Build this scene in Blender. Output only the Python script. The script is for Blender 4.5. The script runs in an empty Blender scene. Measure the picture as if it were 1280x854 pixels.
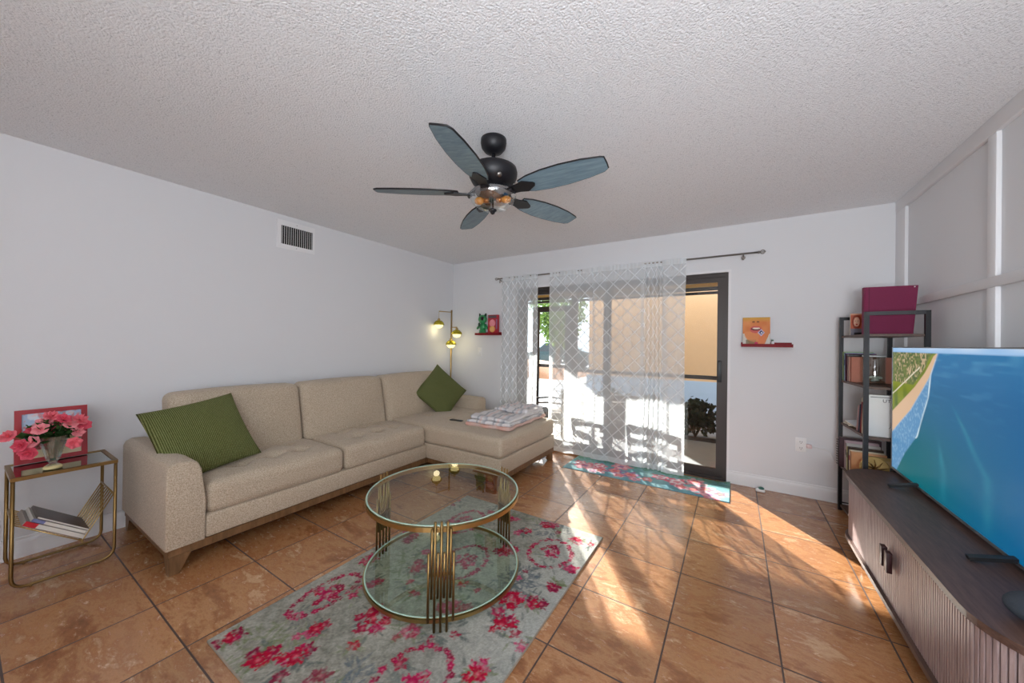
import bpy, bmesh, math, random
import numpy as np
from mathutils import Vector, Matrix
PI = math.pi
sc = bpy.context.scene
COL = sc.collection
rng = random.Random(7)

# ------------------------------------------------------------------ camera
f_px, yaw, pitch, roll, cam_h = 442.03, 0.5620, 0.0045, 0.0142, 1.2917
fwd = Vector((-math.sin(yaw)*math.cos(pitch), math.cos(yaw)*math.cos(pitch), math.sin(pitch)))
rt = Vector((math.cos(yaw), math.sin(yaw), 0)); up = rt.cross(fwd)
r2 = math.cos(roll)*rt + math.sin(roll)*up; u2 = -math.sin(roll)*rt + math.cos(roll)*up
cam_data = bpy.data.cameras.new('camera'); cam = bpy.data.objects.new('camera', cam_data); COL.objects.link(cam)
cam_data.sensor_width = 36; cam_data.sensor_fit = 'HORIZONTAL'; cam_data.lens = f_px*36/1280
cam_data.clip_start = 0.02; cam_data.clip_end = 300
M = Matrix((r2, u2, -fwd)).transposed().to_4x4(); M.translation = Vector((0, 0, cam_h)); cam.matrix_world = M
sc.camera = cam
# ------------------------------------------------------------------ light and exposure
sc.view_settings.view_transform = 'Standard'; sc.view_settings.look = 'None'
sc.view_settings.exposure = 0.42; sc.view_settings.gamma = 1.0; sc.view_settings.use_curve_mapping = False
SUN_E, SKY_E, REAR_E, TOP_E = 16.0, 3.3, 32.0, 50.0
world = bpy.data.worlds.new('sky'); sc.world = world; world.use_nodes = True
bg = world.node_tree.nodes['Background']; bg.inputs[0].default_value = (0.80, 0.90, 1.0, 1); bg.inputs[1].default_value = SKY_E
def light(name, kind, energy, loc, rot, color=(1, 1, 1), **kw):
    l = bpy.data.lights.new(name, kind); l.energy = energy; l.color = color
    for k, v in kw.items(): setattr(l, k, v)
    o = bpy.data.objects.new(name, l); COL.objects.link(o); o.location = loc; o.rotation_euler = rot
    return o
sun_el = math.radians(22.5); sun_dir = Vector((.585*math.cos(sun_el), -.811*math.cos(sun_el), -math.sin(sun_el)))
so = light('sun', 'SUN', SUN_E, (-6, 12, 6), (0, 0, 0), (1, .95, .87), angle=math.radians(.6))
so.rotation_euler = sun_dir.to_track_quat('-Z', 'Y').to_euler()
light('rear_fill_light', 'AREA', REAR_E, (.42, -2.7, 1.35), (math.radians(112), 0, math.radians(0)), (.93, .97, 1), shape='RECTANGLE', size=1.1, size_y=2.0)  # added soft fill behind the camera, lifts the whole room
light('ceiling_fill_light', 'AREA', TOP_E, (.46, -.75, 1.25), (math.radians(136), 0, math.radians(4)), (.88, .945, 1), shape='RECTANGLE', size=1.0, size_y=.8)  # added fill lamp behind the camera, tilted up to brighten the ceiling

# ------------------------------------------------------------------ helpers
def lin(c):
    return tuple((x/255/12.92 if x/255 <= .04045 else ((x/255+.055)/1.055)**2.4) for x in c)
def obj_from(name, me, mat=None, parent=None, smooth=False):
    o = bpy.data.objects.new(name, me); COL.objects.link(o)
    if mat is not None: me.materials.append(mat)
    if parent is not None: o.parent = parent
    if smooth: me.polygons.foreach_set('use_smooth', [True]*len(me.polygons))
    return o
def tag(o, label=None, cat=None, group=None, kind=None):
    if label: o['label'] = label
    if cat: o['category'] = cat
    if group: o['group'] = group
    if kind: o['kind'] = kind
    return o
def thing(name, label, cat, loc=(0, 0, 0), rz=0, group=None):
    o = bpy.data.objects.new(name, None); COL.objects.link(o); o.empty_display_size = .05
    o.location = loc; o.rotation_euler = (0, 0, rz)
    return tag(o, label, cat, group)
def copy_tree(o, parent=None):
    c = o.copy(); COL.objects.link(c)
    if parent: c.parent = parent
    for ch in list(o.children): copy_tree(ch, c)
    return c

class MB:
    """collects shapes, then builds ONE mesh"""
    def __init__(s, off=(0, 0, 0)): s.v = []; s.f = []; s.sm = []; s.off = Vector(off)
    def add(s, vs, fs, smooth=False, mat=None):
        b = len(s.v)
        for p in vs:
            p = Vector(p)
            if mat is not None: p = mat @ p
            s.v.append(tuple(p - s.off))
        for fc in fs: s.f.append(tuple(i+b for i in fc)); s.sm.append(smooth)
        return s
    def box(s, x0, y0, z0, x1, y1, z1, mat=None, bev=0.0):
        if bev > 0:
            return s.rbox(((x0+x1)/2, (y0+y1)/2, (z0+z1)/2), (abs(x1-x0), abs(y1-y0), abs(z1-z0)), bev, mat=mat, k=2)
        vs = [(x, y, z) for x in (x0, x1) for y in (y0, y1) for z in (z0, z1)]
        fs = [(0, 1, 3, 2), (4, 6, 7, 5), (0, 4, 5, 1), (2, 3, 7, 6), (0, 2, 6, 4), (1, 5, 7, 3)]
        return s.add(vs, fs, False, mat)
    def rbox(s, c, size, r, mat=None, k=4, n=2, fn=None):
        """rounded box on a structured grid; fn deforms (x,y,z,u,v,w)"""
        h = [d/2 for d in size]; r = min(r, *[x*.999 for x in h])
        ax = []
        for a in range(3):
            inner = h[a]-r
            L = [-inner-r*math.cos(i/k*PI/2) for i in range(k)]
            m = [(-inner+2*inner*i/n) for i in range(n+1)]
            L = L + m + [-x for x in reversed(L)]
            ax.append(L)
        idx = {}; vs = []; fs = []
        def vid(p):
            key = tuple(round(t, 6) for t in p)
            if key not in idx:
                q = [max(-(h[a]-r), min(h[a]-r, p[a])) for a in range(3)]
                d = [p[a]-q[a] for a in range(3)]; l = math.sqrt(sum(t*t for t in d)) or 1
                w = [q[a]+r*d[a]/l for a in range(3)]
                if fn: w = fn(w[0], w[1], w[2], w[0]/h[0], w[1]/h[1], w[2]/h[2])
                idx[key] = len(vs); vs.append((w[0]+c[0], w[1]+c[1], w[2]+c[2]))
            return idx[key]
        for a in range(3):
            b, g = (a+1) % 3, (a+2) % 3
            for sgn in (-1, 1):
                for i in range(len(ax[b])-1):
                    for j in range(len(ax[g])-1):
                        q = []
                        for (ii, jj) in ((i, j), (i+1, j), (i+1, j+1), (i, j+1)):
                            p = [0, 0, 0]; p[a] = sgn*h[a]; p[b] = ax[b][ii]; p[g] = ax[g][jj]; q.append(vid(p))
                        if sgn < 0: q.reverse()
                        if len(set(q)) >= 3: fs.append(tuple(dict.fromkeys(q)))
        return s.add(vs, fs, True, mat)
    def tube(s, pts, r, n=8, cap=True, closed=False, mat=None):
        pts = [Vector(p) for p in pts]; N = len(pts)
        rr = r if isinstance(r, (list, tuple)) else [r]*N
        vs = []; fs = []
        T = []
        for i in range(N):
            a = pts[(i-1) % N] if (i > 0 or closed) else pts[i]
            b = pts[(i+1) % N] if (i < N-1 or closed) else pts[i]
            T.append((b-a).normalized())
        t = T[0]; ref = Vector((0, 0, 1)) if abs(t.z) < .9 else Vector((1, 0, 0))
        nrm = t.cross(ref).normalized()
        for i in range(N):
            t = T[i]; nrm = (nrm - t*nrm.dot(t)).normalized(); bn = t.cross(nrm)
            for k in range(n):
                a = 2*PI*k/n
                vs.append(pts[i] + (nrm*math.cos(a)+bn*math.sin(a))*rr[i])
        for i in range(N if closed else N-1):
            for k in range(n):
                i2 = (i+1) % N
                fs.append((i*n+k, i*n+(k+1) % n, i2*n+(k+1) % n, i2*n+k))
        s.add(vs, fs, n > 4, mat)
        if cap and not closed:
            b = len(s.v)-len(vs)
            s.f.append(tuple(b+k for k in reversed(range(n)))); s.sm.append(False)
            s.f.append(tuple(b+(N-1)*n+k for k in range(n))); s.sm.append(False)
        return s
    def bar(s, a, b, w, h, upv=(0, 0, 1)):
        """rectangular bar between points; w sideways, h along upv"""
        a, b = Vector(a), Vector(b); t = (b-a).normalized(); u = Vector(upv); u = (u-t*u.dot(t)).normalized(); x = t.cross(u)
        vs = [p+x*(sx*w/2)+u*(sy*h/2) for p in (a, b) for sx, sy in ((-1, -1), (1, -1), (1, 1), (-1, 1))]
        fs = [(3, 2, 1, 0), (4, 5, 6, 7)] + [(i, (i+1) % 4, (i+1) % 4+4, i+4) for i in range(4)]
        return s.add(vs, fs, False)
    def lathe(s, prof, c=(0, 0, 0), n=24, mat=None, smooth=True, cap=True):
        vs = []; fs = []; m = len(prof)
        for (r, z) in prof:
            for k in range(n):
                a = 2*PI*k/n; vs.append((c[0]+r*math.cos(a), c[1]+r*math.sin(a), c[2]+z))
        for i in range(m-1):
            for k in range(n): fs.append((i*n+k, i*n+(k+1) % n, (i+1)*n+(k+1) % n, (i+1)*n+k))
        s.add(vs, fs, smooth, mat)
        if cap:
            b = len(s.v)-len(vs)
            if prof[0][0] > 1e-5: s.f.append(tuple(b+k for k in reversed(range(n)))); s.sm.append(False)
            if prof[-1][0] > 1e-5: s.f.append(tuple(b+(m-1)*n+k for k in range(n))); s.sm.append(False)
        return s
    def ell(s, c, rx, ry, rz, n=14, m=9, mat=None):
        prof = [(math.sin(PI*i/m), -math.cos(PI*i/m)) for i in range(m+1)]
        vs = [(c[0]+rx*max(r, 1e-4)*math.cos(2*PI*k/n), c[1]+ry*max(r, 1e-4)*math.sin(2*PI*k/n), c[2]+rz*z) for r, z in prof for k in range(n)]
        fs = [(i*n+k, i*n+(k+1) % n, (i+1)*n+(k+1) % n, (i+1)*n+k) for i in range(m) for k in range(n)]
        return s.add(vs, fs, True, mat)
    def prism(s, poly, z0, z1, axis='z', mat=None):
        """poly of 2D points extruded; axis z:(x,y) ; y:(x,z) ; x:(y,z)"""
        def P(a, b, c): return {'z': (a, b, c), 'y': (a, c, b), 'x': (c, a, b)}[axis]
        n = len(poly); vs = [P(a, b, z0) for a, b in poly]+[P(a, b, z1) for a, b in poly]
        fs = [tuple(reversed(range(n))), tuple(range(n, 2*n))]+[(i, (i+1) % n, (i+1) % n+n, i+n) for i in range(n)]
        s.add(vs, fs, False, mat)
        return s
    def grid(s, fn, nu, nv, smooth=True, mat=None):
        vs = [fn(i/nu, j/nv) for i in range(nu+1) for j in range(nv+1)]
        fs = [(i*(nv+1)+j, (i+1)*(nv+1)+j, (i+1)*(nv+1)+j+1, i*(nv+1)+j+1) for i in range(nu) for j in range(nv)]
        return s.add(vs, fs, smooth, mat)
    def build(s, name, mat, parent=None, recalc=True):
        me = bpy.data.meshes.new(name); me.from_pydata(s.v, [], s.f); me.update()
        me.polygons.foreach_set('use_smooth', s.sm)
        if recalc:
            bm = bmesh.new(); bm.from_mesh(me); bmesh.ops.recalc_face_normals(bm, faces=bm.faces); bm.to_mesh(me); bm.free()
        return obj_from(name, me, mat, parent)

def colour_attr(me, rgb):
    a = me.color_attributes.new('Col', 'FLOAT_COLOR', 'POINT')
    d = np.ones((len(me.vertices), 4), dtype=np.float32); d[:, :3] = rgb
    a.data.foreach_set('color', d.ravel())

# ---- node helper
class NT:
    def __init__(s, name):
        s.m = bpy.data.materials.new(name); s.m.use_nodes = True; s.t = s.m.node_tree; s.t.nodes.clear()
        s.out = s.t.nodes.new('ShaderNodeOutputMaterial')
    def n(s, typ, props=None, **ins):
        nd = s.t.nodes.new('ShaderNode'+typ)
        for k, v in (props or {}).items(): setattr(nd, k, v)
        for k, v in ins.items(): s.set(nd.inputs[int(k[1:])] if k[0] == '_' and k[1:].isdigit() else nd.inputs[k.replace('_', ' ')], v)
        return nd
    def set(s, inp, v):
        if isinstance(v, bpy.types.NodeSocket): s.t.links.new(v, inp)
        elif isinstance(v, bpy.types.Node): s.t.links.new(v.outputs[0], inp)
        elif isinstance(v, (tuple, list)) and inp.type == 'RGBA' and len(v) == 3: inp.default_value = (*v, 1)
        else: inp.default_value = v
    def math(s, op, a, b=0.0, c=0.0): return s.n('Math', {'operation': op}, _0=a, _1=b, _2=c).outputs[0]
    def mix(s, fac, a, b, mode='MIX'):
        nd = s.t.nodes.new('ShaderNodeMix'); nd.data_type = 'RGBA'; nd.blend_type = mode
        s.set(nd.inputs[0], fac); s.set(nd.inputs[6], a); s.set(nd.inputs[7], b); return nd.outputs[2]
    def ramp(s, fac, stops):
        nd = s.n('ValToRGB', _0=fac); cr = nd.color_ramp
        while len(cr.elements) < len(stops): cr.elements.new(.5)
        for e, (p, c) in zip(cr.elements, stops): e.position = p; e.color = (*c, 1)
        return nd.outputs[0]
    def noise(s, vec, scale, detail=3, rough=.55, dist=0):
        nd = s.n('TexNoise', Scale=scale, Detail=detail, Roughness=rough, Distortion=dist)
        if vec is not None: s.set(nd.inputs['Vector'], vec)
        return nd.outputs[0]
    def obj(s): return s.n('TexCoord').outputs['Object']
    def bump(s, h, strength=.3, dist=.01): return s.n('Bump', Strength=strength, Distance=dist, Height=h).outputs[0]
    def bsdf(s, color, rough=.5, metal=0, normal=None, **kw):
        nd = s.n('BsdfPrincipled'); s.set(nd.inputs['Base Color'], color); s.set(nd.inputs['Roughness'], rough); s.set(nd.inputs['Metallic'], metal)
        if normal is not None: s.set(nd.inputs['Normal'], normal)
        for k, v in kw.items(): s.set(nd.inputs[k.replace('_', ' ')], v)
        return nd.outputs[0]
    def done(s, sh): s.t.links.new(sh, s.out.inputs[0]); return s.m

def plain(name, rgb, rough=.5, metal=0, var=.06, scale=25, bump=0.0, bscale=None, spec=.5):
    t = NT(name); v = t.obj(); c = lin(rgb)
    n = t.noise(v, scale, 3)
    col = t.mix(n, tuple(x*(1-var) for x in c), tuple(min(1, x*(1+var)) for x in c))
    nm = t.bump(t.noise(v, bscale or scale*4, 4), bump, .01) if bump else None
    return t.done(t.bsdf(col, rough, metal, nm, Specular_IOR_Level=spec))
def attr_mat(name, rough=.8, noise_amt=.1, nscale=300, bump=.2, spec=.3):
    t = NT(name); a = t.n('Attribute', {'attribute_name': 'Col'}).outputs[0]; n = t.noise(t.obj(), nscale, 2)
    k = t.math('MULTIPLY_ADD', n, 2*noise_amt, 1-noise_amt)
    col = t.mix(1.0, a, t.n('CombineColor', _0=k, _1=k, _2=k).outputs[0], 'MULTIPLY')
    return t.done(t.bsdf(col, rough, 0, t.bump(n, bump, .003) if bump else None, Specular_IOR_Level=spec))
def fabric(name, dark, light, scale=260, bump=.35, weave=None):
    t = NT(name); v = t.obj()
    n1 = t.noise(v, scale, 3, .7); n2 = t.noise(v, 6, 2)
    col = t.ramp(n1, [(.32, lin(dark)), (.66, lin(light))])
    col = t.mix(t.math('MULTIPLY', n2, .25), col, lin(dark))
    return t.done(t.bsdf(col, .92, 0, t.bump(n1, bump, .004), Specular_IOR_Level=.15, Sheen_Weight=.15))
def glass_thin(name, tint=(235, 245, 240), refl=.08, rough=0.0, fres=True):
    t = NT(name); tr = t.n('BsdfTransparent', Color=lin(tint)); gl = t.n('BsdfGlossy', Color=(1, 1, 1, 1), Roughness=rough)
    if fres:
        lw = t.n('LayerWeight', Blend=.35).outputs[0]
        fac = t.math('MULTIPLY_ADD', t.math('POWER', lw, 1.6), .55, refl)
    else: fac = refl
    front = t.math('SUBTRACT', 1.0, t.n('NewGeometry').outputs['Backfacing']); fac = t.math('MULTIPLY', fac, front)
    mx = t.n('MixShader', _0=fac, _1=tr, _2=gl)
    return t.done(mx.outputs[0])
def emit(name, rgb, strength):
    t = NT(name); return t.done(t.n('Emission', Color=lin(rgb), Strength=strength).outputs[0])

# ------------------------------------------------------------------ materials
def wall_mat(name, rgb):
    t = NT(name); v = t.obj(); n = t.noise(v, 90, 4, .6); c = lin(rgb)
    col = t.mix(t.noise(v, 1.5, 2), tuple(x*.985 for x in c), c)
    return t.done(t.bsdf(col, .6, 0, t.bump(n, .12, .004), Specular_IOR_Level=.3))
W_WALL = wall_mat('wall_paint', (226, 227, 230)); W_TRIM = wall_mat('trim_paint', (236, 236, 238))
def ceiling_mat():
    t = NT('popcorn_ceiling'); v = t.obj()
    vo = t.n('TexVoronoi', Scale=110.0); t.set(vo.inputs['Vector'], v)
    n = t.noise(v, 150, 4, .7); h = t.math('SUBTRACT', n, t.math('MULTIPLY', vo.outputs[0], .6))
    n2 = t.noise(v, 90, 3, .75)
    col = t.ramp(n2, [(.28, lin((206, 209, 213))), (.42, lin((248, 249, 252))), (1, lin((252, 253, 255)))])
    return t.done(t.bsdf(col, .9, 0, t.bump(h, .75, .011), Specular_IOR_Level=.1))
def floor_mat():
    t = NT('terracotta_tile'); v = t.obj(); S = .42098
    sp = t.n('SeparateXYZ', _0=v)
    x = t.math('DIVIDE', t.math('ADD', sp.outputs[0], 1.50961), S); y = t.math('DIVIDE', t.math('ADD', sp.outputs[1], -3.48611), S)
    fx, fy = t.math('FLOOR', x), t.math('FLOOR', y)
    dx = t.math('ABSOLUTE', t.math('SUBTRACT', t.math('FRACT', t.math('ADD', x, .5)), .5))
    dy = t.math('ABSOLUTE', t.math('SUBTRACT', t.math('FRACT', t.math('ADD', y, .5)), .5))
    d = t.math('MINIMUM', dx, dy)
    grout = t.math('LESS_THAN', d, .0085)
    wn = t.n('TexWhiteNoise', {'noise_dimensions': '2D'}, Vector=t.n('CombineXYZ', _0=fx, _1=fy).outputs[0])
    off = t.n('VectorMath', {'operation': 'SCALE'}, _0=wn.outputs[1], Scale=17.0).outputs[0]
    pv = t.n('VectorMath', {'operation': 'ADD'}, _0=v, _1=off).outputs[0]
    st = t.n('Mapping', Vector=pv, Scale=(1.0, 2.2, 1.0), Rotation=(0, 0, .5)).outputs[0]
    n1 = t.noise(st, 2.6, 6, .6, .7); n2 = t.noise(st, 20, 8, .74, .3); n3 = t.noise(pv, 160, 4, .75)
    nn = t.math('ADD', t.math('MULTIPLY', n1, .68), t.math('MULTIPLY', n2, .32))
    col = t.ramp(nn, [(.32, lin((124, 77, 46))), (.42, lin((156, 102, 62))), (.49, lin((186, 134, 90))), (.55, lin((168, 112, 71))), (.62, lin((204, 163, 122))), (.72, lin((172, 116, 76)))])
    k = t.math('MULTIPLY_ADD', wn.outputs[0], .22, .84); kk = t.math('MULTIPLY', k, t.math('MULTIPLY_ADD', n3, .55, .72))
    col = t.mix(1.0, col, t.n('CombineColor', _0=kk, _1=kk, _2=kk).outputs[0], 'MULTIPLY')
    col = t.mix(grout, col, lin((70, 48, 38)))
    rough = t.math('MULTIPLY_ADD', n2, .12, .20); rough = t.math('MAXIMUM', rough, t.math('MULTIPLY', grout, .9))
    h = t.math('ADD', t.math('MULTIPLY', t.math('SUBTRACT', 1.0, grout), 1.0), t.math('MULTIPLY', n2, .25))
    return t.done(t.bsdf(col, rough, 0, t.bump(h, .25, .004), Specular_IOR_Level=.85, Coat_Weight=.35, Coat_Roughness=.16))
def wood(name, dark, light, scale=(3, 40, 40), rough=.45):
    t = NT(name); mp = t.n('Mapping', Vector=t.obj(), Scale=scale).outputs[0]
    n = t.noise(mp, 2.0, 5, .65, .4); col = t.ramp(n, [(.3, lin(dark)), (.7, lin(light))])
    return t.done(t.bsdf(col, rough, 0, t.bump(n, .12, .003)))
GOLD = plain('brushed_gold', (186, 158, 104), .3, 1, .05, 60)
GOLD_DARK = plain('antique_gold', (146, 118, 74), .36, 1, .06, 60)
BRONZE = plain('dark_bronze', (58, 50, 47), .45, .3, .06)
BLACK = plain('black_metal', (22, 21, 26), .45, .2, .05)
BLACK_P = plain('black_plastic', (22, 22, 24), .4)
NICKEL = plain('brushed_nickel', (150, 145, 140), .3, 1)
SOFA = fabric('beige_upholstery', (156, 138, 116), (218, 203, 182), 190)
GREEN = None
def knit():
    t = NT('green_knit'); v = t.obj(); sp = t.n('SeparateXYZ', _0=v)
    w = t.n('TexWave', {'wave_type': 'BANDS', 'bands_direction': 'X'}, Vector=v, Scale=36.0, Distortion=1.6, Detail=2.0, Detail_Scale=4.0).outputs[1]
    w2 = t.n('TexWave', {'wave_type': 'BANDS', 'bands_direction': 'Y'}, Vector=v, Scale=44.0, Distortion=3.0, Detail=2.0).outputs[1]
    n = t.noise(v, 180, 3, .7)
    h = t.math('ADD', t.math('MULTIPLY', w, t.math('MULTIPLY_ADD', w2, .5, .5)), t.math('MULTIPLY', n, .3))
    col = t.ramp(h, [(.1, lin((72, 78, 40))), (.5, lin((120, 127, 72))), (1, lin((160, 165, 114)))])
    return t.done(t.bsdf(col, .9, 0, t.bump(h, .8, .012), Specular_IOR_Level=.15))
GREEN = knit()
LEGWOOD = wood('walnut_leg', (96, 68, 42), (132, 98, 66), (20, 20, 4))
GLASS = glass_thin('clear_glass', (244, 250, 248), .04)
TABLEGLASS = glass_thin('table_glass', (246, 252, 248), .10)
DOORGLASS = glass_thin('door_glass', (250, 252, 252), .03)
GREENEDGE = plain('glass_edge', (176, 205, 186), .15)
WHITE_P = plain('white_plastic', (236, 236, 236), .35)
GREY_LINE = plain('dark_slot', (70, 70, 72), .6)

# ------------------------------------------------------------------ room shell
XL, XR, YB, YR, H = -3.523, 1.081, 3.946, -3.0, 2.44
DX0, DX1, DZ = -2.40, -0.055, 2.0     # sliding door opening
def struct(name, mb, mat, parent=None):
    o = mb.build(name, mat, parent)
    if parent is None: o['kind'] = 'structure'
    return o
struct('floor', MB().box(XL-.1, YR-.1, -.1, XR+.1, YB+.0, 0), floor_mat())
struct('ceiling', MB().box(XL-.1, YR-.1, H, XR+.1, YB+.12, H+.1), ceiling_mat())
struct('wall_left', MB().box(XL-.1, YR-.1, 0, XL, YB+.12, H), W_WALL)
struct('wall_right', MB().box(XR, YR-.1, 0, XR+.1, YB+.12, H), W_WALL)
struct('wall_rear', MB().box(XL, YR-.1, 0, XR, YR, H), W_WALL)
wb = MB(); wb.box(XL, YB, 0, DX0, YB+.12, H); wb.box(DX1, YB, 0, XR, YB+.12, H); wb.box(DX0, YB, DZ, DX1, YB+.12, H)
struct('wall_back', wb, W_WALL)
def base_profile(): return [(0, 0), (.014, 0), (.014, .085), (.011, .096), (.007, .102), (.006, .115), (0, .118)]
b = MB(); b.prism([(XL+a, z) for a, z in base_profile()], YR, YB, 'y'); struct('baseboard_left', b, W_TRIM)
b = MB(); b.prism([(YB-a, z) for a, z in base_profile()], DX1+.0, XR, 'x'); b.prism([(YB-a, z) for a, z in base_profile()], XL, DX0, 'x')
struct('baseboard_back', b, W_TRIM)
b = MB(); b.prism([(XR-a, z) for a, z in base_profile()], YR, 3.76, 'y'); struct('baseboard_right', b, W_TRIM)
# board and batten on the right wall
tn = 0
def trim(x0, y0, z0, x1, y1, z1):
    global tn
    tn += 1
    struct('trim_%d' % tn, MB().box(x0, y0, z0, x1, y1, z1, bev=.003), W_TRIM)
trim(XR-.022, YR, 2.352, XR, YB, H)
trim(XR-.02, 3.767, .118, XR, YB, 2.352)
trim(XR-.02, YR, 1.598, XR, 3.767, 1.65)
for yb in (2.685, 1.62, .555):
    trim(XR-.019, yb, .118, XR, yb+.07, 1.598); trim(XR-.019, yb, 1.65, XR, yb+.07, 2.352)
# white casing around the sliding door
cz = MB(); cz.box(DX1, YB-.006, .118, DX1+.022, YB+.01, DZ+.022); cz.box(DX0-.022, YB-.006, .118, DX0, YB+.01, DZ+.022); cz.box(DX0, YB-.006, DZ, DX1, YB+.01, DZ+.022)
tn += 1; struct('trim_%d' % tn, cz, W_TRIM)

# ------------------------------------------------------------------ sliding door
door = bpy.data.objects.new('door_1', None); COL.objects.link(door); door.location = (DX0, YB, 0)
tag(door, 'dark bronze sliding glass door behind the sheer curtains', None, kind='structure')
O = (DX0, YB, 0)
m = MB(O); y0, y1 = YB+.015, YB+.11
m.box(DX0, y0, 0, DX0+.04, y1, DZ); m.box(DX1-.035, y0, 0, DX1, y1, DZ); m.box(DX0+.04, y0, DZ-.04, DX1-.035, y1, DZ); m.box(DX0+.04, y0, 0, DX1-.035, y1, .028)
m.build('door_frame', BRONZE, door)
def sash(x0, x1, ya, yb, name):
    m = MB(O); w = .055
    m.box(x0, ya, .028, x0+w, yb, DZ-.04); m.box(x1-w, ya, .028, x1, yb, DZ-.04)
    m.box(x0+w, ya, .028, x1-w, yb, .10); m.box(x0+w, ya, DZ-.085, x1-w, yb, DZ-.04)
    s_ = m.build(name, BRONZE, door)
    MB(O).box(x0+w, (ya+yb)/2-.003, .10, x1-w, (ya+yb)/2+.003, DZ-.085).build('glass_pane', DOORGLASS, s_)
    return s_
sash(DX0+.04, -1.20, YB+.07, YB+.10, 'fixed_panel')
sl = sash(-1.27, DX1-.035, YB+.028, YB+.058, 'sliding_panel')
m = MB(O); m.box(-.135, YB+.012, .94, -.105, YB+.03, 1.15, bev=.004); m.box(-.135, YB-.022, .95, -.118, YB+.012, .972); m.box(-.135, YB-.022, 1.118, -.118, YB+.012, 1.14); m.box(-.139, YB-.03, .945, -.114, YB-.016, 1.145, bev=.005)
m.build('door_handle', BLACK_P, door)

# ------------------------------------------------------------------ outside: screened patio
PATIO = plain('patio_concrete', (150, 152, 156), .55, 0, .08, 6)
PY = 5.5
struct('patio_floor', MB().box(-3.6, YB, -.12, 1.0, PY+.08, -.012), PATIO)
GROUND = plain('pale_pavement', (132, 137, 145), .8, 0, .06, 3)
struct('ground', MB().box(-40, PY+.08, -.2, 30, 70, -.05), GROUND)
STUCCO_Y = plain('yellow_stucco', (222, 178, 96), .8, 0, .06, 20, .3)
struct('patio_beam', MB().box(-3.6, PY-.05, 2.09, 1.0, PY+.1, 2.5), STUCCO_Y)
struct('patio_ceiling', MB().box(-3.6, YB+.12, 2.45, 1.0, PY+.1, 2.6), STUCCO_Y)
struct('sun_blocking_eave', MB().box(-3.5, PY+.1, 2.28, 1.15, 6.92, 2.5), STUCCO_Y)  # unseen slab, added and sized to cut the sun high on the curtains
struct('patio_wall_left', MB().box(-3.75, YB+.12, -.1, -3.6, PY+.1, 2.6), W_WALL)
struct('patio_wall_right', MB().box(1.0, YB+.12, -.1, 1.15, PY+.1, 2.6), STUCCO_Y)
sf = MB()
for x in (-3.58, -2.24, -.02+.6):
    sf.box(x-.045, PY-.03, -.012, x+.045, PY+.03, 2.09)
sf.box(-3.58, PY-.03, 2.045, .6, PY+.03, 2.09); sf.box(-3.58, PY-.025, 1.995, .6, PY+.025, 2.03)
sf.box(-2.24, PY-.03, .835, .6, PY+.03, .885); sf.box(-2.24, PY-.03, -.012, .6, PY+.03, .03)
struct('patio_screen_frame', sf, BRONZE)
sd = bpy.data.objects.new('door_2', None); COL.objects.link(sd); sd.location = (-2.96, PY, 0); tag(sd, 'bronze screen door of the patio', None, kind='structure')
OO = (-2.96, PY, 0)
m = MB(OO); m.box(-3.02, PY-.02, 0, -2.90, PY+.02, 1.93); m.box(-2.40, PY-.02, 0, -2.29, PY+.02, 1.93); m.box(-2.9, PY-.02, 1.84, -2.4, PY+.02, 1.93); m.box(-2.9, PY-.02, .885, -2.4, PY+.02, .94); m.box(-2.9, PY-.02, 0, -2.4, PY+.02, .1)
m.build('door_frame', BRONZE, sd)
m = MB(OO); m.tube([(-2.37, PY-.02, 1.0), (-2.37, PY-.06, 1.0), (-2.44, PY-.06, 1.0)], .009); m.build('door_handle', NICKEL, sd)
# neighbouring building
TAN = plain('tan_stucco', (204, 160, 116), .85, 0, .07, 12, .3)
nb = thing('neighbouring_building', 'tan stucco building facing the patio across the pavement', 'building', (-2.9, 8.0, -.05))
N0 = (-2.9, 8.0, -.05)
MB(N0).box(-2.9, 8.0, -.05, 8, 16, 4.6).build('wall', TAN, nb)
MB(N0).box(-3.1, 7.8, 4.6, 8.3, 16.3, 4.9).build('roof_slab', plain('roof_edge', (120, 96, 78), .8), nb)
MB(N0).box(-2.93, 7.95, -.05, 8, 8.0, .58).build('plinth', plain('plinth_white', (170, 182, 196), .8), nb)
# mulch bed, tree, hedge, parked car
MULCH = plain('brown_mulch', (150, 108, 78), .95, 0, .3, 9, .8)
tag(MB().grid(lambda u, v: (-10+4.8*u, 12+3.6*v, -.05+.62*math.sin(PI*u)*math.sin(PI*v)**.6), 20, 16).build('mulch_bed', MULCH), 'low brown mulch mound around the garden tree', 'mulch', kind='stuff')
def leaf_mat(name, a, b2):
    t = NT(name); col = t.ramp(t.noise(t.obj(), 9, 2), [(.3, lin(a)), (.7, lin(b2))])
    df = t.n('BsdfDiffuse', Color=col); tl = t.n('BsdfTranslucent', Color=col)
    return t.done(t.n('MixShader', _0=.35, _1=df, _2=tl).outputs[0])
LEAF_T = leaf_mat('tree_leaf', (58, 92, 44), (150, 178, 96)); LEAF_H = leaf_mat('hedge_leaf', (30, 36, 30), (58, 70, 50))
BARK = plain('bark', (96, 78, 62), .9, 0, .2, 20, .6)
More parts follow.
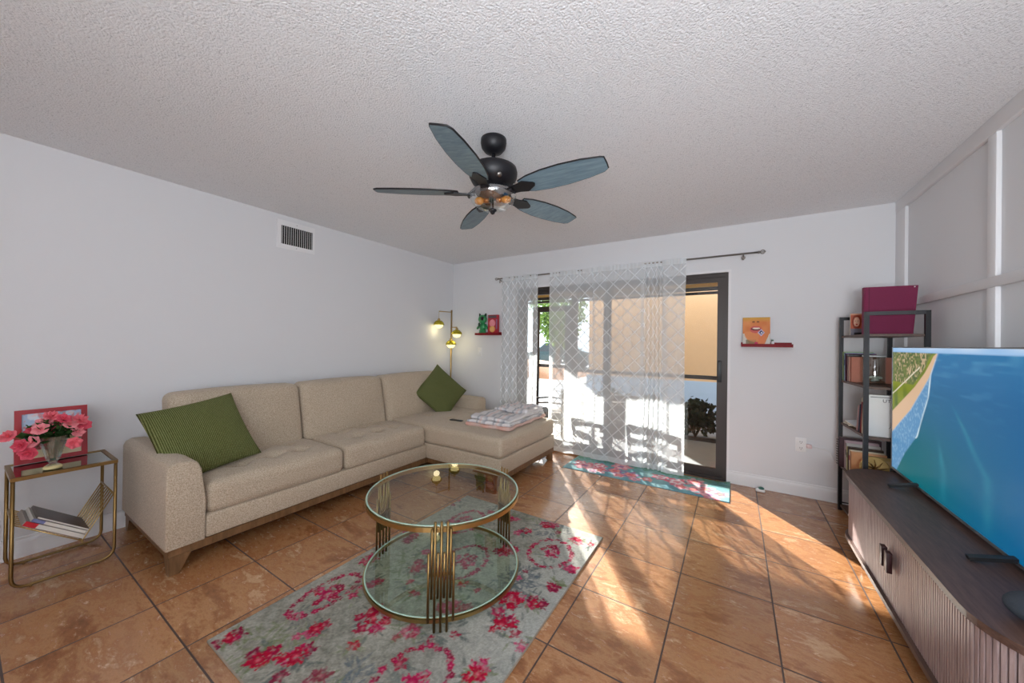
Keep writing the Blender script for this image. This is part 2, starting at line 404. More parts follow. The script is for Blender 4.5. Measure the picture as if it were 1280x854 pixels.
def leaves(mb, n, c, rad, size, r, shell=.55):
    for _ in range(n):
        d = Vector((r.gauss(0, 1), r.gauss(0, 1), r.gauss(0, 1))).normalized()*(shell+(1-shell)*r.random())
        p = Vector((c[0]+d.x*rad[0], c[1]+d.y*rad[1], c[2]+d.z*rad[2]))
        a = Vector((r.gauss(0, 1), r.gauss(0, 1), r.gauss(0, .6))).normalized(); b_ = a.orthogonal().normalized()
        b_ = Matrix.Rotation(r.random()*6.28, 3, a) @ b_
        l = size*(.6+.8*r.random()); w = l*.42
        mid = p+a*l*.5
        mb.add([p, mid+b_*w, p+a*l, mid-b_*w, mid+a.cross(b_)*w*.25], [(0, 4, 1), (1, 4, 2), (2, 4, 3), (3, 4, 0)])
tr = thing('garden_tree', 'leafy green tree seen past the screen door', 'tree', (-6.2, 13.5, .2)); T0 = (-6.2, 13.5, .2)
m = MB(T0); m.tube([(-6.2, 13.5, 0), (-6.25, 13.5, .8), (-6.15, 13.45, 1.5), (-6.3, 13.5, 2.4)], [.13, .11, .09, .05], 10)
for k in range(6): a = k*1.05; m.tube([(-6.2, 13.5, 1.1+.12*k), (-6.2+.7*math.cos(a), 13.5+.7*math.sin(a), 1.9+.2*k)], [.05, .02], 6)
m.build('trunk', BARK, tr)
m = MB(T0); r_ = random.Random(3)
for k in range(16):
    a = k*2.4; leaves(m, 260, (-6.2+.8*math.cos(a)*(.3+.05*k), 13.5+.8*math.sin(a)*(.3+.05*k), 1.5+1.6*(k/15)), (.55, .55, .45), .13, r_)
m.build('foliage', LEAF_T, tr)
car = thing('parked_car', 'dark teal car parked beyond the garden tree', 'car', (-8.6, 18.6, -.05), .25)
m = MB(); prof = [(-2.1, .25), (-2.15, .62), (-1.9, .8), (-1.15, .88), (-.55, 1.38), (.75, 1.42), (1.5, .95), (2.05, .86), (2.2, .6), (2.15, .25)]
m.prism(prof, -.85, .85, 'y'); m.build('body', plain('teal_car_paint', (40, 70, 74), .25), car)
m = MB(); m.prism([(-1.0, .9), (-.52, 1.31), (.7, 1.35), (1.3, .95)], -.86, .86, 'y'); m.build('side_window', plain('tinted_window', (40, 48, 52), .1), car)
for wx in (-1.35, 1.4):
    for wy in (-.8, .8):
        mm = Matrix.Translation((wx, wy, .32)) @ Matrix.Rotation(PI/2, 4, 'X')
        MB().lathe([(.12, -.1), (.28, -.11), (.32, -.06), (.32, .06), (.28, .11), (.12, .1)], n=20, mat=mm).build('wheel', BLACK_P, car)
def hedge(x, y, w, h, seed, label):
    t_ = thing('patio_shrub', label, 'shrub', (x, y, -.05), 0, 'shrubs outside the patio screen')
    r_ = random.Random(seed); m = MB()
    for k in range(7): a = k*.9; m.tube([(0, 0, 0), (w*.35*math.cos(a), .12*math.sin(a), h*.75)], [.012, .005], 5)
    m.build('stem', BARK, t_)
    m = MB(); leaves(m, 620, (0, 0, h*.5), (w*.55, .2, h*.46), .085, r_, .2); leaves(m, 40, (0, 0, h*.85), (w*.5, .15, h*.2), .08, r_, .2)
    m.build('foliage', LEAF_H, t_)
for k, (hx, lab) in enumerate([(-1.75, 'dark leafy shrub outside the patio screen behind the sheer curtain'), (-1.1, 'dark leafy shrub outside the screen behind the bunched curtain edge'), (-.48, 'dark leafy shrub seen through the uncovered glass beside the curtain'), (.1, 'dark leafy shrub outside the glass nearest the door handle')]):
    hedge(hx, 5.86, .60, .56, 20+k, lab)
# patio chairs and table
WICK = plain('dark_wicker', (74, 56, 46), .7, 0, .25, 60, .6)
def patio_chair(label):
    t_ = thing('patio_chair', label, 'chair', (0, 0, 0), 0, 'patio chairs around the table')
    MB().rbox((0, 0, .42), (.46, .46, .06), .02, k=2).build('seat', WICK, t_)
    for sx in (-1, 1):
        for sy in (-1, 1):
            MB().tube([(sx*.2, sy*.2, 0), (sx*.19, sy*.19, .4)], [.016, .019], 8).build('leg', WICK, t_)
    m = MB()
    for sx in (-1, 1): m.tube([(sx*.205, .2, .42), (sx*.215, .25, .9)], .02, 8)
    for z, hh in ((.86, .1), (.70, .09), (.55, .08)): m.bar((-.21, .2+.05*(z-.42)/.48, z), (.21, .2+.05*(z-.42)/.48, z), .03, hh)
    m.bar((0, .215, .46), (0, .25, .88), .07, .025, (0, 1, 0))
    m.build('backrest', WICK, t_)
    for sx in (-1, 1): MB().tube([(sx*.22, .22, .62), (sx*.25, 0, .64), (sx*.24, -.19, .62), (sx*.2, -.2, .43)], .017, 8).build('armrest', WICK, t_)
    return t_
pc = patio_chair('dark wicker patio chair in the gap between the sheer curtains')
pc.location = (-2.28, 4.66, -.012); pc.rotation_euler = (0, 0, PI*.62); pc.scale = (1, 1, .76)
for x, y, rz, lab in [(-1.74, 4.62, PI*1.02, 'dark patio chair with its back to the middle of the curtain'), (-1.14, 4.60, -PI*.92, 'dark patio chair behind the bunched right curtain')]:
    c = copy_tree(pc); c.location = (x, y, -.012); c.rotation_euler = (0, 0, rz); c['label'] = lab
pt = thing('patio_table', 'round patio table between the dark patio chairs', 'table', (-1.45, 5.17, -.012))
pt.scale = (.8, .8, .72)
MB().lathe([(0.0, .66), (.36, .66), (.38, .672), (.38, .688), (.36, .70), (0, .70)], n=40).build('tabletop', WICK, pt)
MB().lathe([(.24, 0), (.24, .02), (.05, .05), (.04, .3), (.05, .66)], n=20).build('pedestal', BRONZE, pt)

# ------------------------------------------------------------------ curtains
def sheer():
    t = NT('sheer_lattice'); uv = t.n('UVMap', {'uv_map': 'UVMap'}).outputs[0]; sp = t.n('SeparateXYZ', _0=uv)
    D = .15
    p = t.math('DIVIDE', t.math('ADD', sp.outputs[0], sp.outputs[1]), D); q = t.math('DIVIDE', t.math('SUBTRACT', sp.outputs[0], sp.outputs[1]), D)
    def line(a): return t.math('LESS_THAN', t.math('ABSOLUTE', t.math('SUBTRACT', t.math('FRACT', a), .5)), .055)
    ln = t.math('MAXIMUM', line(p), line(q))
    hem = t.math('LESS_THAN', sp.outputs[1], .07)
    hem2 = t.math('GREATER_THAN', sp.outputs[1], 2.10)
    solid = t.math('MAXIMUM', t.math('MULTIPLY', ln, .32), t.math('MAXIMUM', t.math('MULTIPLY', hem, .25), t.math('MULTIPLY', hem2, .35)))
    op = t.math('ADD', .60, solid)
    col = lin((243, 248, 251))
    d = t.n('BsdfDiffuse', Color=col); tl = t.n('BsdfTranslucent', Color=col); body = t.n('MixShader', _0=.36, _1=d, _2=tl)
    tr = t.n('BsdfTransparent', Color=(1, 1, 1, 1))
    return t.done(t.n('MixShader', _0=op, _1=tr, _2=body).outputs[0])
SHEER = sheer()
rod = thing('curtain_rod', 'thin brushed nickel curtain rod above the sliding door', 'curtain rod', (-1.25, 3.87, 2.142)); RO = (-1.25, 3.87, 2.142)
MB(RO).tube([(-2.66, 3.87, 2.142), (.17, 3.87, 2.142)], .0085, 10).build('pole', NICKEL, rod)
for x, s_ in ((-2.66, -1), (.17, 1)):
    m = MB(RO)
    m.tube([(x, 3.87, 2.142), (x+s_*.012, 3.87, 2.142)], .013, 10)
    for k in range(6):
        a = k*PI/3
        m.tube([(x+s_*(.012+.045*i/6), 3.87+.02*math.sin(PI*i/6)*math.cos(a), 2.142+.02*math.sin(PI*i/6)*math.sin(a)) for i in range(7)], .0022, 5)
    m.build('finial', NICKEL, rod)
for x in (-2.64, .06):
    m = MB(RO); m.tube([(x, YB-.002, 2.12), (x, 3.88, 2.12), (x, 3.865, 2.142)], .006, 6); m.tube([(x, YB-.008, 2.12), (x, YB, 2.12)], .018, 10)
    m.tube([(x, 3.87, 2.13), (x, 3.87, 2.085)], [.004, .007], 6); m.build('bracket', NICKEL, rod)
def curtain(x0, x1, zb, folds, amp, seed, label, squeeze=1.0, flare=0.0, y=3.87):
    r_ = random.Random(seed); ph = [r_.random()*6.28 for _ in range(6)]
    nu, nv = max(24, int(70*(x1-x0)/.5)), 40; L = x1-x0
    vs = []; uvs = []
    for i in range(nu+1):
        u = i/nu
        for j in range(nv+1):
            v = j/nv; z = zb+(2.155-zb)*v
            k = .35+.65*(1-v)
            d = amp*(math.sin(folds*6.283*u+ph[0]+.6*math.sin(3*v+ph[2]))+.45*math.sin(folds*2.3*6.283*u+ph[1]+1.2*v))*k
            gather = .004*math.sin(u*L*160+ph[3]) if v > .96 else 0
            x = x0+L*u+flare*(1-v)*(u-.5)+.004*math.sin(7*v+ph[4])
            if z < .02: d -= (.02-z)*1.2
            vs.append((x, y-.012+d+gather, max(z, .012))); uvs.append((L*u*squeeze, z))
    fs = [(i*(nv+1)+j, (i+1)*(nv+1)+j, (i+1)*(nv+1)+j+1, i*(nv+1)+j+1) for i in range(nu) for j in range(nv)]
    me = bpy.data.meshes.new('sheer_curtain'); me.from_pydata(vs, [], fs); uvl = me.uv_layers.new(name='UVMap')
    for lp in me.loops: uvl.data[lp.index].uv = uvs[lp.vertex_index]
    o = obj_from('sheer_curtain', me, SHEER, None, True)
    return tag(o, label, 'curtain', 'sheer lattice curtains on the rod')
curtain(-2.60, -2.065, .015, 5, .012, 1, 'sheer white lattice curtain behind the chaise, hanging apart from the others', 1.5)
curtain(-1.90, -1.33, .015, 2, .010, 2, 'sheer white lattice curtain just past the open gap, fairly flat')
curtain(-1.345, -.80, .015, 2, .010, 5, 'sheer white lattice curtain covering the middle of the glass door', 1.0, 0, 3.850)
curtain(-.83, -.60, .015, 6, .016, 3, 'tightly bunched sheer lattice curtain with narrow folds', 2.4, .06, 3.875)
curtain(-.62, -.412, .015, 1, .006, 4, 'flat sheer lattice curtain beside the uncovered dark door frame', 1.0, 0, 3.846)

# ------------------------------------------------------------------ painted surfaces (rug, mat, screen) as colour attributes
def pgrid(name, x0, x1, y0, y1, res, zf, paint, mat, parent=None, skirt=True):
    nx, ny = int((x1-x0)/res), int((y1-y0)/res)
    xs = np.linspace(x0, x1, nx+1); ys = np.linspace(y0, y1, ny+1); X, Y = np.meshgrid(xs, ys, indexing='ij'); Z = zf(X, Y)
    if skirt:
        Z = Z.copy(); Z[0, :] = Z[-1, :] = 0.0005; Z[:, 0] = Z[:, -1] = 0.0005
        X = X.copy(); Y = Y.copy(); X[0, :] = X[1, :]-.001; X[-1, :] = X[-2, :]+.001; Y[:, 0] = Y[:, 1]-.001; Y[:, -1] = Y[:, -2]+.001
    co = np.stack([X, Y, Z], -1).reshape(-1, 3)
    i = np.arange(nx)[:, None]*(ny+1)+np.arange(ny)[None, :]
    q = np.stack([i, i+ny+1, i+ny+2, i+1], -1).reshape(-1, 4)
    me = bpy.data.meshes.new(name); me.vertices.add(len(co)); me.vertices.foreach_set('co', co.astype(np.float32).ravel())
    me.loops.add(q.size); me.loops.foreach_set('vertex_index', q.astype(np.int32).ravel())
    me.polygons.add(len(q)); me.polygons.foreach_set('loop_start', np.arange(0, q.size, 4, dtype=np.int32)); me.polygons.foreach_set('loop_total', np.full(len(q), 4, dtype=np.int32))
    me.update(calc_edges=True); me.validate()
    colour_attr(me, paint(X, Y).reshape(-1, 3))
    return obj_from(name, me, mat, parent, True)
nr = np.random.default_rng(5)
def vnoise(X, Y, s, seed):
    r = np.random.default_rng(seed); G = r.random((64, 64)); x = X/s; y = Y/s
    xi = np.floor(x).astype(int); yi = np.floor(y).astype(int); fx = x-xi; fy = y-yi; fx = fx*fx*(3-2*fx); fy = fy*fy*(3-2*fy)
    g = lambda a, b_: G[a % 64, b_ % 64]
    return (g(xi, yi)*(1-fx)+g(xi+1, yi)*fx)*(1-fy)+(g(xi, yi+1)*(1-fx)+g(xi+1, yi+1)*fx)*fy
L3 = lambda c: np.array(lin(c))
def blend(img, mask, col): return img*(1-mask[..., None])+np.array(col)*mask[..., None]
def rug_paint(X, Y):
    img = np.zeros(X.shape+(3,)); n1 = vnoise(X, Y, .22, 1); n2 = vnoise(X, Y, .03, 2); n3 = vnoise(X, Y, .009, 3)
    t = np.clip(.5*n1+.3*n2+.35*n3-.1, 0, 1)
    img[:] = L3((112, 112, 102)); img = blend(img, t, L3((190, 185, 172)))
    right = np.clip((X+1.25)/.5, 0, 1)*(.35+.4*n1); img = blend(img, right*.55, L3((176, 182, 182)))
    rag = .5+.5*vnoise(X, Y, .016, 7)+.55*(vnoise(X, Y, .0075, 8)-.5)
    r = np.random.default_rng(11)
    cols = [(180, 36, 84), (160, 24, 62), (134, 28, 62), (196, 76, 114), (178, 20, 52)]
    def flower(x, y, rad, ci=None, strength=1.0):
        nonlocal img
        dx, dy = X-x, Y-y; near = (abs(dx) < rad*1.6) & (abs(dy) < rad*1.6)
        if not near.any(): return
        a = np.arctan2(dy, dx); d = np.hypot(dx, dy); lob = rad*(.86+.14*np.cos(5*a+r.random()*6.28)+.07*np.cos(11*a+r.random()*6.28))*(rag*.7+.5)
        mk = np.clip((lob-d)/.006, 0, 1)*strength*near*np.clip(rag*2.4-.95, 0, 1)
        c = L3(cols[ci if ci is not None else r.integers(len(cols))]); img = blend(img, np.clip(mk, 0, 1), c)
        ring = np.exp(-((d-rad*.5)/(rad*.12))**2)*mk*.45; img = blend(img, np.clip(ring, 0, 1), L3((120, 16, 46)))
        core = np.exp(-(d/(rad*.2))**2)*mk*.5; img = blend(img, np.clip(core, 0, 1), L3((232, 150, 160)))
    def leaf(x, y, a, l, w, c=(110, 116, 112), st=.75):
        nonlocal img
        dx, dy = X-x, Y-y; u = dx*np.cos(a)+dy*np.sin(a); v = -dx*np.sin(a)+dy*np.cos(a)
        mk = np.clip((1-(u/l)**2-(v/w)**2)*3, 0, 1)*st*np.clip(rag*1.5-.4, 0, 1); img = blend(img, mk, L3(c))
    def spray(x, y, rad, n, c):
        for k in range(n):
            a = r.random()*6.28; d = rad*(.25+.75*r.random()); leaf(x+d*np.cos(a), y+d*np.sin(a), a+r.normal()*.5, .020+.02*r.random(), .005+.004*r.random(), c)
    def wreath(x, y, rx, ry, st=1.0):
        for k in range(46):
            a = 6.283*k/46+r.normal()*.03; flower(x+rx*np.cos(a)+r.normal()*.003, y+ry*np.sin(a)+r.normal()*.003, .014+.008*r.random(), r.integers(0, 3), st)
        spray(x, y, .09, 16, (118, 124, 118))
        flower(x+.01, y, .052, 0, st)
        for k in range(7): a = r.random()*6.28; flower(x+.055*np.cos(a), y+.065*np.sin(a), .018+.012*r.random(), None, st)
    def cluster(x, y, rad, n, st=1.0, big=None):
        spray(x, y, rad*1.15, 22, (92, 100, 96) if r.random() < .5 else (112, 122, 90))
        for k in range(n):
            a = r.random()*6.28; d = rad*np.sqrt(r.random()); flower(x+d*np.cos(a), y+d*np.sin(a), .02+.022*r.random(), None, st)
        if big: flower(x, y, big, 4, st)
    for gx, gy in [(-.955, 1.67), (-1.0, 1.63), (-1.68, .72), (-1.2, .8), (-1.3, 1.9), (-1.6, 1.45), (-1.05, 2.2), (-.85, .8)]:
        spray(gx, gy, .13, 46, (98, 106, 112) if gx > -1.3 else (122, 130, 98))
    for k in range(70):
        x_, y_ = -1.89+1.165*r.random(), .6+1.72*r.random(); spray(x_, y_, .05+.04*r.random(), 9, (96, 104, 100) if r.random() < .6 else (124, 132, 100))
        if r.random() < .75: flower(x_, y_, .016+.022*r.random(), None, .9)
    for w in [(-.945, 1.975, .125, .15), (-1.735, 1.03, .085, .175), (-1.62, 1.98, .11, .17), (-1.33, 1.62, .12, .17), (-1.02, .93, .13, .18), (-1.36, .50, .1, .15)]: wreath(*w)
    for c in [(-.935, 1.51, .06, 9, 1, .062), (-.885, 1.35, .05, 7, 1, .045), (-.82, 1.55, .04, 6, 1, .03), (-1.19, 1.86, .06, 8, 1, .05), (-1.40, 1.06, .075, 12, .9, .05), (-1.825, .65, .05, 5, 1, .034), (-1.6, .67, .055, 6, 1, .042),
              (-1.49, .76, .05, 5, 1, .046), (-1.56, .88, .04, 5, .9, .035), (-1.79, 1.32, .05, 6, .9, None), (-1.78, 1.62, .05, 6, .8, None), (-.85, 2.2, .05, 6, .9, None), (-1.1, 2.26, .045, 6, .9, None), (-1.4, 2.2, .06, 8, .8, None), (-.79, 1.73, .035, 5, 1, None),
              (-1.12, 1.30, .06, 8, .8, .04), (-1.62, 1.22, .045, 5, .8, None), (-1.52, 1.42, .06, 7, .7, .04), (-.83, 1.10, .05, 6, 1, .04), (-1.28, .72, .07, 8, .8, .04), (-1.22, 1.1, .06, 6, .6, None), (-.82, .78, .05, 6, 1, .04), (-1.2, 2.08, .05, 6, .8, None), (-.8, 1.9, .03, 3, 1, None)]:
        cluster(*c)
    sp = r.random(X.shape); img *= (.86+.28*sp)[..., None]
    edge = np.minimum.reduce([X+1.89, -.725-X, Y-.592, 2.328-Y]); img = blend(img, (edge < .008).astype(float), L3((150, 138, 124)))
    return np.clip(img, 0, 1)
RUG = attr_mat('rug_pile', .95, .18, 400, .5, .1)
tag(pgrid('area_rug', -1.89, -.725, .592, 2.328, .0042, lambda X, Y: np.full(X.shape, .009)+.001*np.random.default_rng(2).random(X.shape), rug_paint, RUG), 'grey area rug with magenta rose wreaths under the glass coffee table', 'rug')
def mat_paint(X, Y):
    img = np.zeros(X.shape+(3,)); n = vnoise(X, Y, .12, 21); n2 = vnoise(X, Y, .02, 22)
    img[:] = L3((112, 158, 170)); img = blend(img, np.clip(n*1.2-.2, 0, 1), L3((160, 196, 198)))
    img = blend(img, np.clip((Y-3.66)/.15, 0, 1)*np.clip(n2*1.6-.3, 0, 1)*.8, L3((96, 150, 110)))
    r = np.random.default_rng(9); pal = [(226, 140, 152), (240, 190, 196), (214, 104, 124), (240, 230, 232), (160, 112, 158), (234, 156, 140)]
    pts = [(-1.33, 3.60, .10, 0), (-1.17, 3.56, .085, 1), (-1.21, 3.49, .055, 3), (-1.02, 3.62, .075, 4), (-.95, 3.53, .06, 1), (-.86, 3.60, .075, 4), (-.80, 3.51, .05, 0), (-.7, 3.57, .05, 5), (-.45, 3.66, .085, 2), (-.40, 3.56, .06, 1), (-.30, 3.56, .06, 1), (-.17, 3.51, .085, 0), (-.20, 3.62, .075, 1), (-.09, 3.57, .06, 1), (-1.4, 3.66, .06, 2), (-1.2, 3.68, .07, 2), (-.6, 3.7, .07, 2), (-.3, 3.75, .08, 1), (-1.0, 3.78, .09, 0)]
    for x, y, rad, ci in pts:
        dx, dy = X-x, Y-y; a = np.arctan2(dy, dx); d = np.hypot(dx, dy)
        for k, sc_ in enumerate((1, .68, .36)):
            lob = rad*1.25*sc_*(.86+.14*np.cos((6-k)*a+r.random()*6))*(.8+.4*n2); mk = np.clip((lob-d)/.006, 0, 1)*(.7+.3*n2)
            c = L3(pal[(ci+[0, 1, 4][k]) % 6]); img = blend(img, np.clip(mk, 0, 1), c)
    img *= (.88+.24*r.random(X.shape))[..., None]
    return np.clip(img, 0, 1)
def mat_z(X, Y):
    c = np.clip((Y-3.84)/.08, 0, 1)*np.clip((X+.14)/.12, 0, 1)
    return .006+.035*c*c
tag(pgrid('door_mat', -1.515, -.017, 3.425, 3.905, .006, mat_z, mat_paint, attr_mat('mat_pile', .9, .12, 300, .3, .15)), 'long teal floral mat in front of the sliding door', 'mat')

# ------------------------------------------------------------------ sectional sofa
sofa = thing('sectional_sofa', 'beige upholstered sectional sofa with chaise and wooden base', 'sofa', (-3.0, 2.1, 0)); SO = (-3.0, 2.1, 0)
BX, FX, CX = -3.47, -2.575, -1.69      # back, seat front, chaise front
Y0, YA, YC, YE = .63, .80, 2.53, 3.60
m = MB(SO)
m.box(FX-.05, Y0+.01, .092, FX-.006, YC+.02, .138); m.box(BX, Y0+.01, .092, FX-.05, Y0+.05, .14); m.box(BX, YE-.05, .092, CX-.05, YE-.01, .14)
m.box(CX-.05, YC+.01, .092, CX-.005, YE-.01, .14); m.box(FX-.05, YC+.02, .092, CX-.05, YC+.06, .14); m.box(BX, Y0+.05, .092, BX+.04, YE-.05, .14)
m.build('base_rail', LEGWOOD, sofa)
def leg(x, y, sx, sy):
    m = MB(SO); w = .05
    vs = []
    for z, k in ((0, .022), (.10, .048)):
        for a, b_ in ((-1, -1), (1, -1), (1, 1), (-1, 1)):
            vs.append((x+(0 if a == sx else -sx*2*k) , y+(0 if b_ == sy else -sy*2*k), z))
    m.add(vs, [(3, 2, 1, 0), (4, 5, 6, 7)]+[(i, (i+1) % 4, (i+1) % 4+4, i+4) for i in range(4)])
    m.build('leg', LEGWOOD, sofa)
for x, y, sx, sy in [(FX, Y0+.012, 1, -1), (BX+.01, Y0+.012, -1, -1), (CX-.01, YE-.02, 1, 1), (CX-.01, YC+.02, 1, -1), (BX+.01, YE-.02, -1, 1), (FX-.05, YC-.06, 1, 1)]: leg(x, y, sx, sy)
# body panels
m = MB(SO); m.rbox(((BX+FX)/2, (YA+YC)/2, .205), (FX-BX, YC-YA, .13), .012, k=2); m.build('seat_body', SOFA, sofa)
m = MB(SO); m.rbox(((BX+CX)/2, (YC+YE)/2, .21), (CX-BX, YE-YC, .145), .014, k=2); m.build('chaise_body', SOFA, sofa)
m = MB(SO); m.rbox((BX+.07, (YA+YE-.17)/2, .43), (.14, YE-.17-YA, .62), .04); m.build('back_frame', SOFA, sofa)
# arms: prism profile with rounded top, flared inner side
def arm(ya, yb, x1, inner):
    m = MB(SO); w = yb-ya; pr = []
    if inner > 0:   # inner face toward +y
        pr = [(ya, .138), (ya, .57), (ya+.012, .598), (ya+.04, .612), (ya+.10, .607), (ya+.135, .59), (ya+.152, .55), (ya+w, .36), (ya+w-.002, .138)]
    else:
        pr = [(yb, .138), (yb, .57), (yb-.012, .598), (yb-.04, .612), (yb-.10, .607), (yb-.135, .59), (yb-.152, .55), (yb-w, .36), (yb-w+.002, .138)]
    # smooth profile then rounded ends
    nseg = 3; xs = [BX, BX+.012, x1-.03, x1-.009, x1]; sc_ = [.97, 1, 1, .985, .94]
    cy, cz_ = (ya+yb)/2, .37
    vs = []; n = len(pr)
    for X_, k in zip(xs, sc_):
        for (y, z) in pr: vs.append((X_, cy+(y-cy)*k, .138+(z-.138)*(1-(1-k)*.35)))
    fs = [tuple(range(n)), tuple(reversed(range((len(xs)-1)*n, len(xs)*n)))]
    for i in range(len(xs)-1):
        for j in range(n): fs.append((i*n+j, i*n+(j+1) % n, (i+1)*n+(j+1) % n, (i+1)*n+j))
    m.add(vs, fs, False)
    o = m.build('arm', SOFA, sofa)
    bv = o.modifiers.new('bevel', 'BEVEL'); bv.width = .014; bv.segments = 3; bv.limit_method = 'ANGLE'; bv.angle_limit = math.radians(28)
    o.data.polygons.foreach_set('use_smooth', [True]*len(o.data.polygons))
arm(Y0-.005, YA, FX+.005, 1); arm(YE-.18, YE, -2.64, -1)
def tuft(pts, depth=.042, s2=.0026):
    def fn(x, y, z, u, v, w):
        k = max(0, 1-u*u)*max(0, 1-v*v); z2 = z+(.030*k if w > 0 else 0)
        if w > 0:
            for px, py in pts:
                d2 = (x-px)**2+(y-py)**2; z2 -= depth*math.exp(-d2/s2)
                z2 -= .011*math.exp(-((x-px)**2)/.0004)*math.exp(-((y-py)**2)/.012)+.011*math.exp(-((y-py)**2)/.0004)*math.exp(-((x-px)**2)/.010)
        return (x+(.012*u*max(0, 1-v*v)*max(0, 1-w*w)), y, z2)
    return fn
def seat(ya, yb, name):
    cx = (BX+.30+FX)/2; sx = FX-BX-.30
    pts = [(sx*.14, -(yb-ya)*.22), (sx*.14, (yb-ya)*.22), (-sx*.24, -(yb-ya)*.22), (-sx*.24, (yb-ya)*.22), (sx*.14, 0), (-sx*.24, 0)]
    MB(SO).rbox((cx, (ya+yb)/2, .355), (sx, yb-ya-.006, .19), .05, k=4, n=44, fn=tuft(pts)).build(name, SOFA, sofa)
seat(YA+.002, 1.665, 'seat_cushion'); seat(1.668, YC-.002, 'seat_cushion')
cx = (BX+.30+CX)/2; sx = CX-BX-.30
MB(SO).rbox((cx, (YC+YE)/2, .37), (sx, YE-YC-.004, .18), .045, k=4, n=44, fn=tuft([(-.45, -.2), (-.45, .16), (-.12, -.2), (-.12, .16), (.2, -.2), (.2, .16)], .022)).build('chaise_cushion', SOFA, sofa)
def back(ya, yb):
    T = .20; Hh = .52
    def fn(x, y, z, u, v, w):
        k = max(0, 1-v*v)*max(0, 1-w*w); x2 = x+(.05*k if u > 0 else 0)
        x2 += -.10*(z/Hh)   # lean back
        return (x2, y, z-.012*v*v*(w > 0))
    MB(SO).rbox((-3.235, (ya+yb)/2, .665), (T, yb-ya-.006, Hh), .055, k=4, n=10, fn=fn).build('back_cushion', SOFA, sofa)
back(.775, 1.625); back(1.628, 2.475); back(2.478, 3.42)
m = MB(SO); m.grid(lambda u, v: (-1.86+.16*u-.05*v, 3.44-.06*v+.02*math.sin(4*u), .078-.07*v*(1-.5*u)), 6, 6); m.build('lining_flap', plain('white_lining', (235, 235, 235), .9), sofa)

# ------------------------------------------------------------------ pillows
def pillow(label, size, T, loc, xax, nrm):
    n = 28; s_ = size/2; vs = []; idx = {}
    for side in (1, -1):
        for i in range(n+1):
            for j in range(n+1):
                u, v = -1+2*i/n, -1+2*j/n
                edge = (i in (0, n) or j in (0, n))
                if side < 0 and edge: idx[(side, i, j)] = idx[(1, i, j)]; continue
                t = T*(max(0, (1-u**2))*max(0, (1-v**2)))**.42
                pin = 1-.055*(1-v*v) ; pin2 = 1-.055*(1-u*u)
                wr = .006*math.sin(6*u+4*v)*(1-u*u)*(1-v*v)
                idx[(side, i, j)] = len(vs); vs.append((u*s_*pin, v*s_*pin2, side*(t+wr)))
    fs = []
    for i in range(n):
        for j in range(n):
            q = [idx[(1, i, j)], idx[(1, i+1, j)], idx[(1, i+1, j+1)], idx[(1, i, j+1)]]; fs.append(tuple(q))
            q = [idx[(-1, i, j)], idx[(-1, i, j+1)], idx[(-1, i+1, j+1)], idx[(-1, i+1, j)]]; fs.append(tuple(q))
    m = MB(); m.add(vs, fs, True); o = m.build('throw_pillow', GREEN)
    z = Vector(nrm).normalized(); x = Vector(xax); x = (x-z*x.dot(z)).normalized(); y = z.cross(x)
    mw = Matrix((x, y, z)).transposed().to_4x4(); mw.translation = Vector(loc); o.matrix_world = mw
    return tag(o, label, 'pillow', 'green knit throw pillows on the sofa')
pillow('green knit throw pillow slumped against the sofa arm by the side table', .50, .085, (-2.92, .885, .665), (.05, .88, .22), (.72, .0, .5))
pillow('green knit throw pillow standing on its corner on the chaise', .50, .085, (-3.0, 3.17, .69), (.15, .62, .62), (.82, -.3, .35))

# ------------------------------------------------------------------ blanket and phone on the chaise
bl = thing('folded_blanket', 'folded white, grey and pink striped blanket on the chaise end', 'blanket', (-2.02, 3.15, .47), .04)
def bmat(name, stripes, base):
    t = NT(name); sp = t.n('SeparateXYZ', _0=t.obj()); n = t.noise(t.obj(), 12, 2)
    x = t.math('FRACT', t.math('MULTIPLY', t.math('ADD', sp.outputs[0], t.math('MULTIPLY', n, .02)), 5.2))
    st = [(0, lin(base))]
    col = t.ramp(x, stripes); n2 = t.noise(t.obj(), 300, 2)
    return t.done(t.bsdf(col, .95, 0, t.bump(n2, .4, .003), Specular_IOR_Level=.1))
STR = bmat('striped_blanket', [(0, lin((226, 222, 222))), (.3, lin((222, 220, 220))), (.36, lin((164, 164, 170))), (.46, lin((220, 219, 221))), (.6, lin((228, 208, 204))), (.68, lin((226, 222, 222))), (.88, lin((178, 178, 184))), (.95, lin((224, 221, 222)))], (226, 222, 222))
PEACH = bmat('peach_blanket', [(0, lin((222, 178, 164))), (.5, lin((214, 188, 180))), (.8, lin((222, 174, 160)))], (220, 160, 140))
def fold(z, h, sx, sy, cx_, cy_, amp, seed, mat):
    ph = seed*1.7
    def fn(x, y, z_, u, v, w):
        k = amp*(math.sin(9*v+ph+2*u)*.5+math.sin(5*u-3*v+ph*2)*.6+.5*math.sin(17*v+3*u+ph))
        ed = 1+.03*math.sin(7*v+ph)+.02*math.sin(13*v)
        return (x*ed, y*(1+.02*math.sin(8*u+ph)), z_+(k if w > 0 else k*.6)*(1-.5*max(abs(u), abs(v))**4))
    MB().rbox((cx_, cy_, z), (sx, sy, h), h*.48, k=3, n=26, fn=fn).build('fold', mat, bl)
fold(.018, .03, .50, .82, 0, 0, .004, 1, PEACH); fold(.046, .03, .49, .80, .0, .01, .006, 2, STR); fold(.078, .034, .47, .76, -.005, .02, .012, 3, STR)
fold(.108, .035, .40, .40, .02, .20, .014, 4, STR)
ph = thing('television_remote', 'slim black remote lying on the chaise beside the blanket', 'remote', (-2.43, 2.80, .475), .1)
MB().rbox((0, 0, .008), (.15, .042, .016), .007, k=2).build('body', BLACK_P, ph)
m = MB()
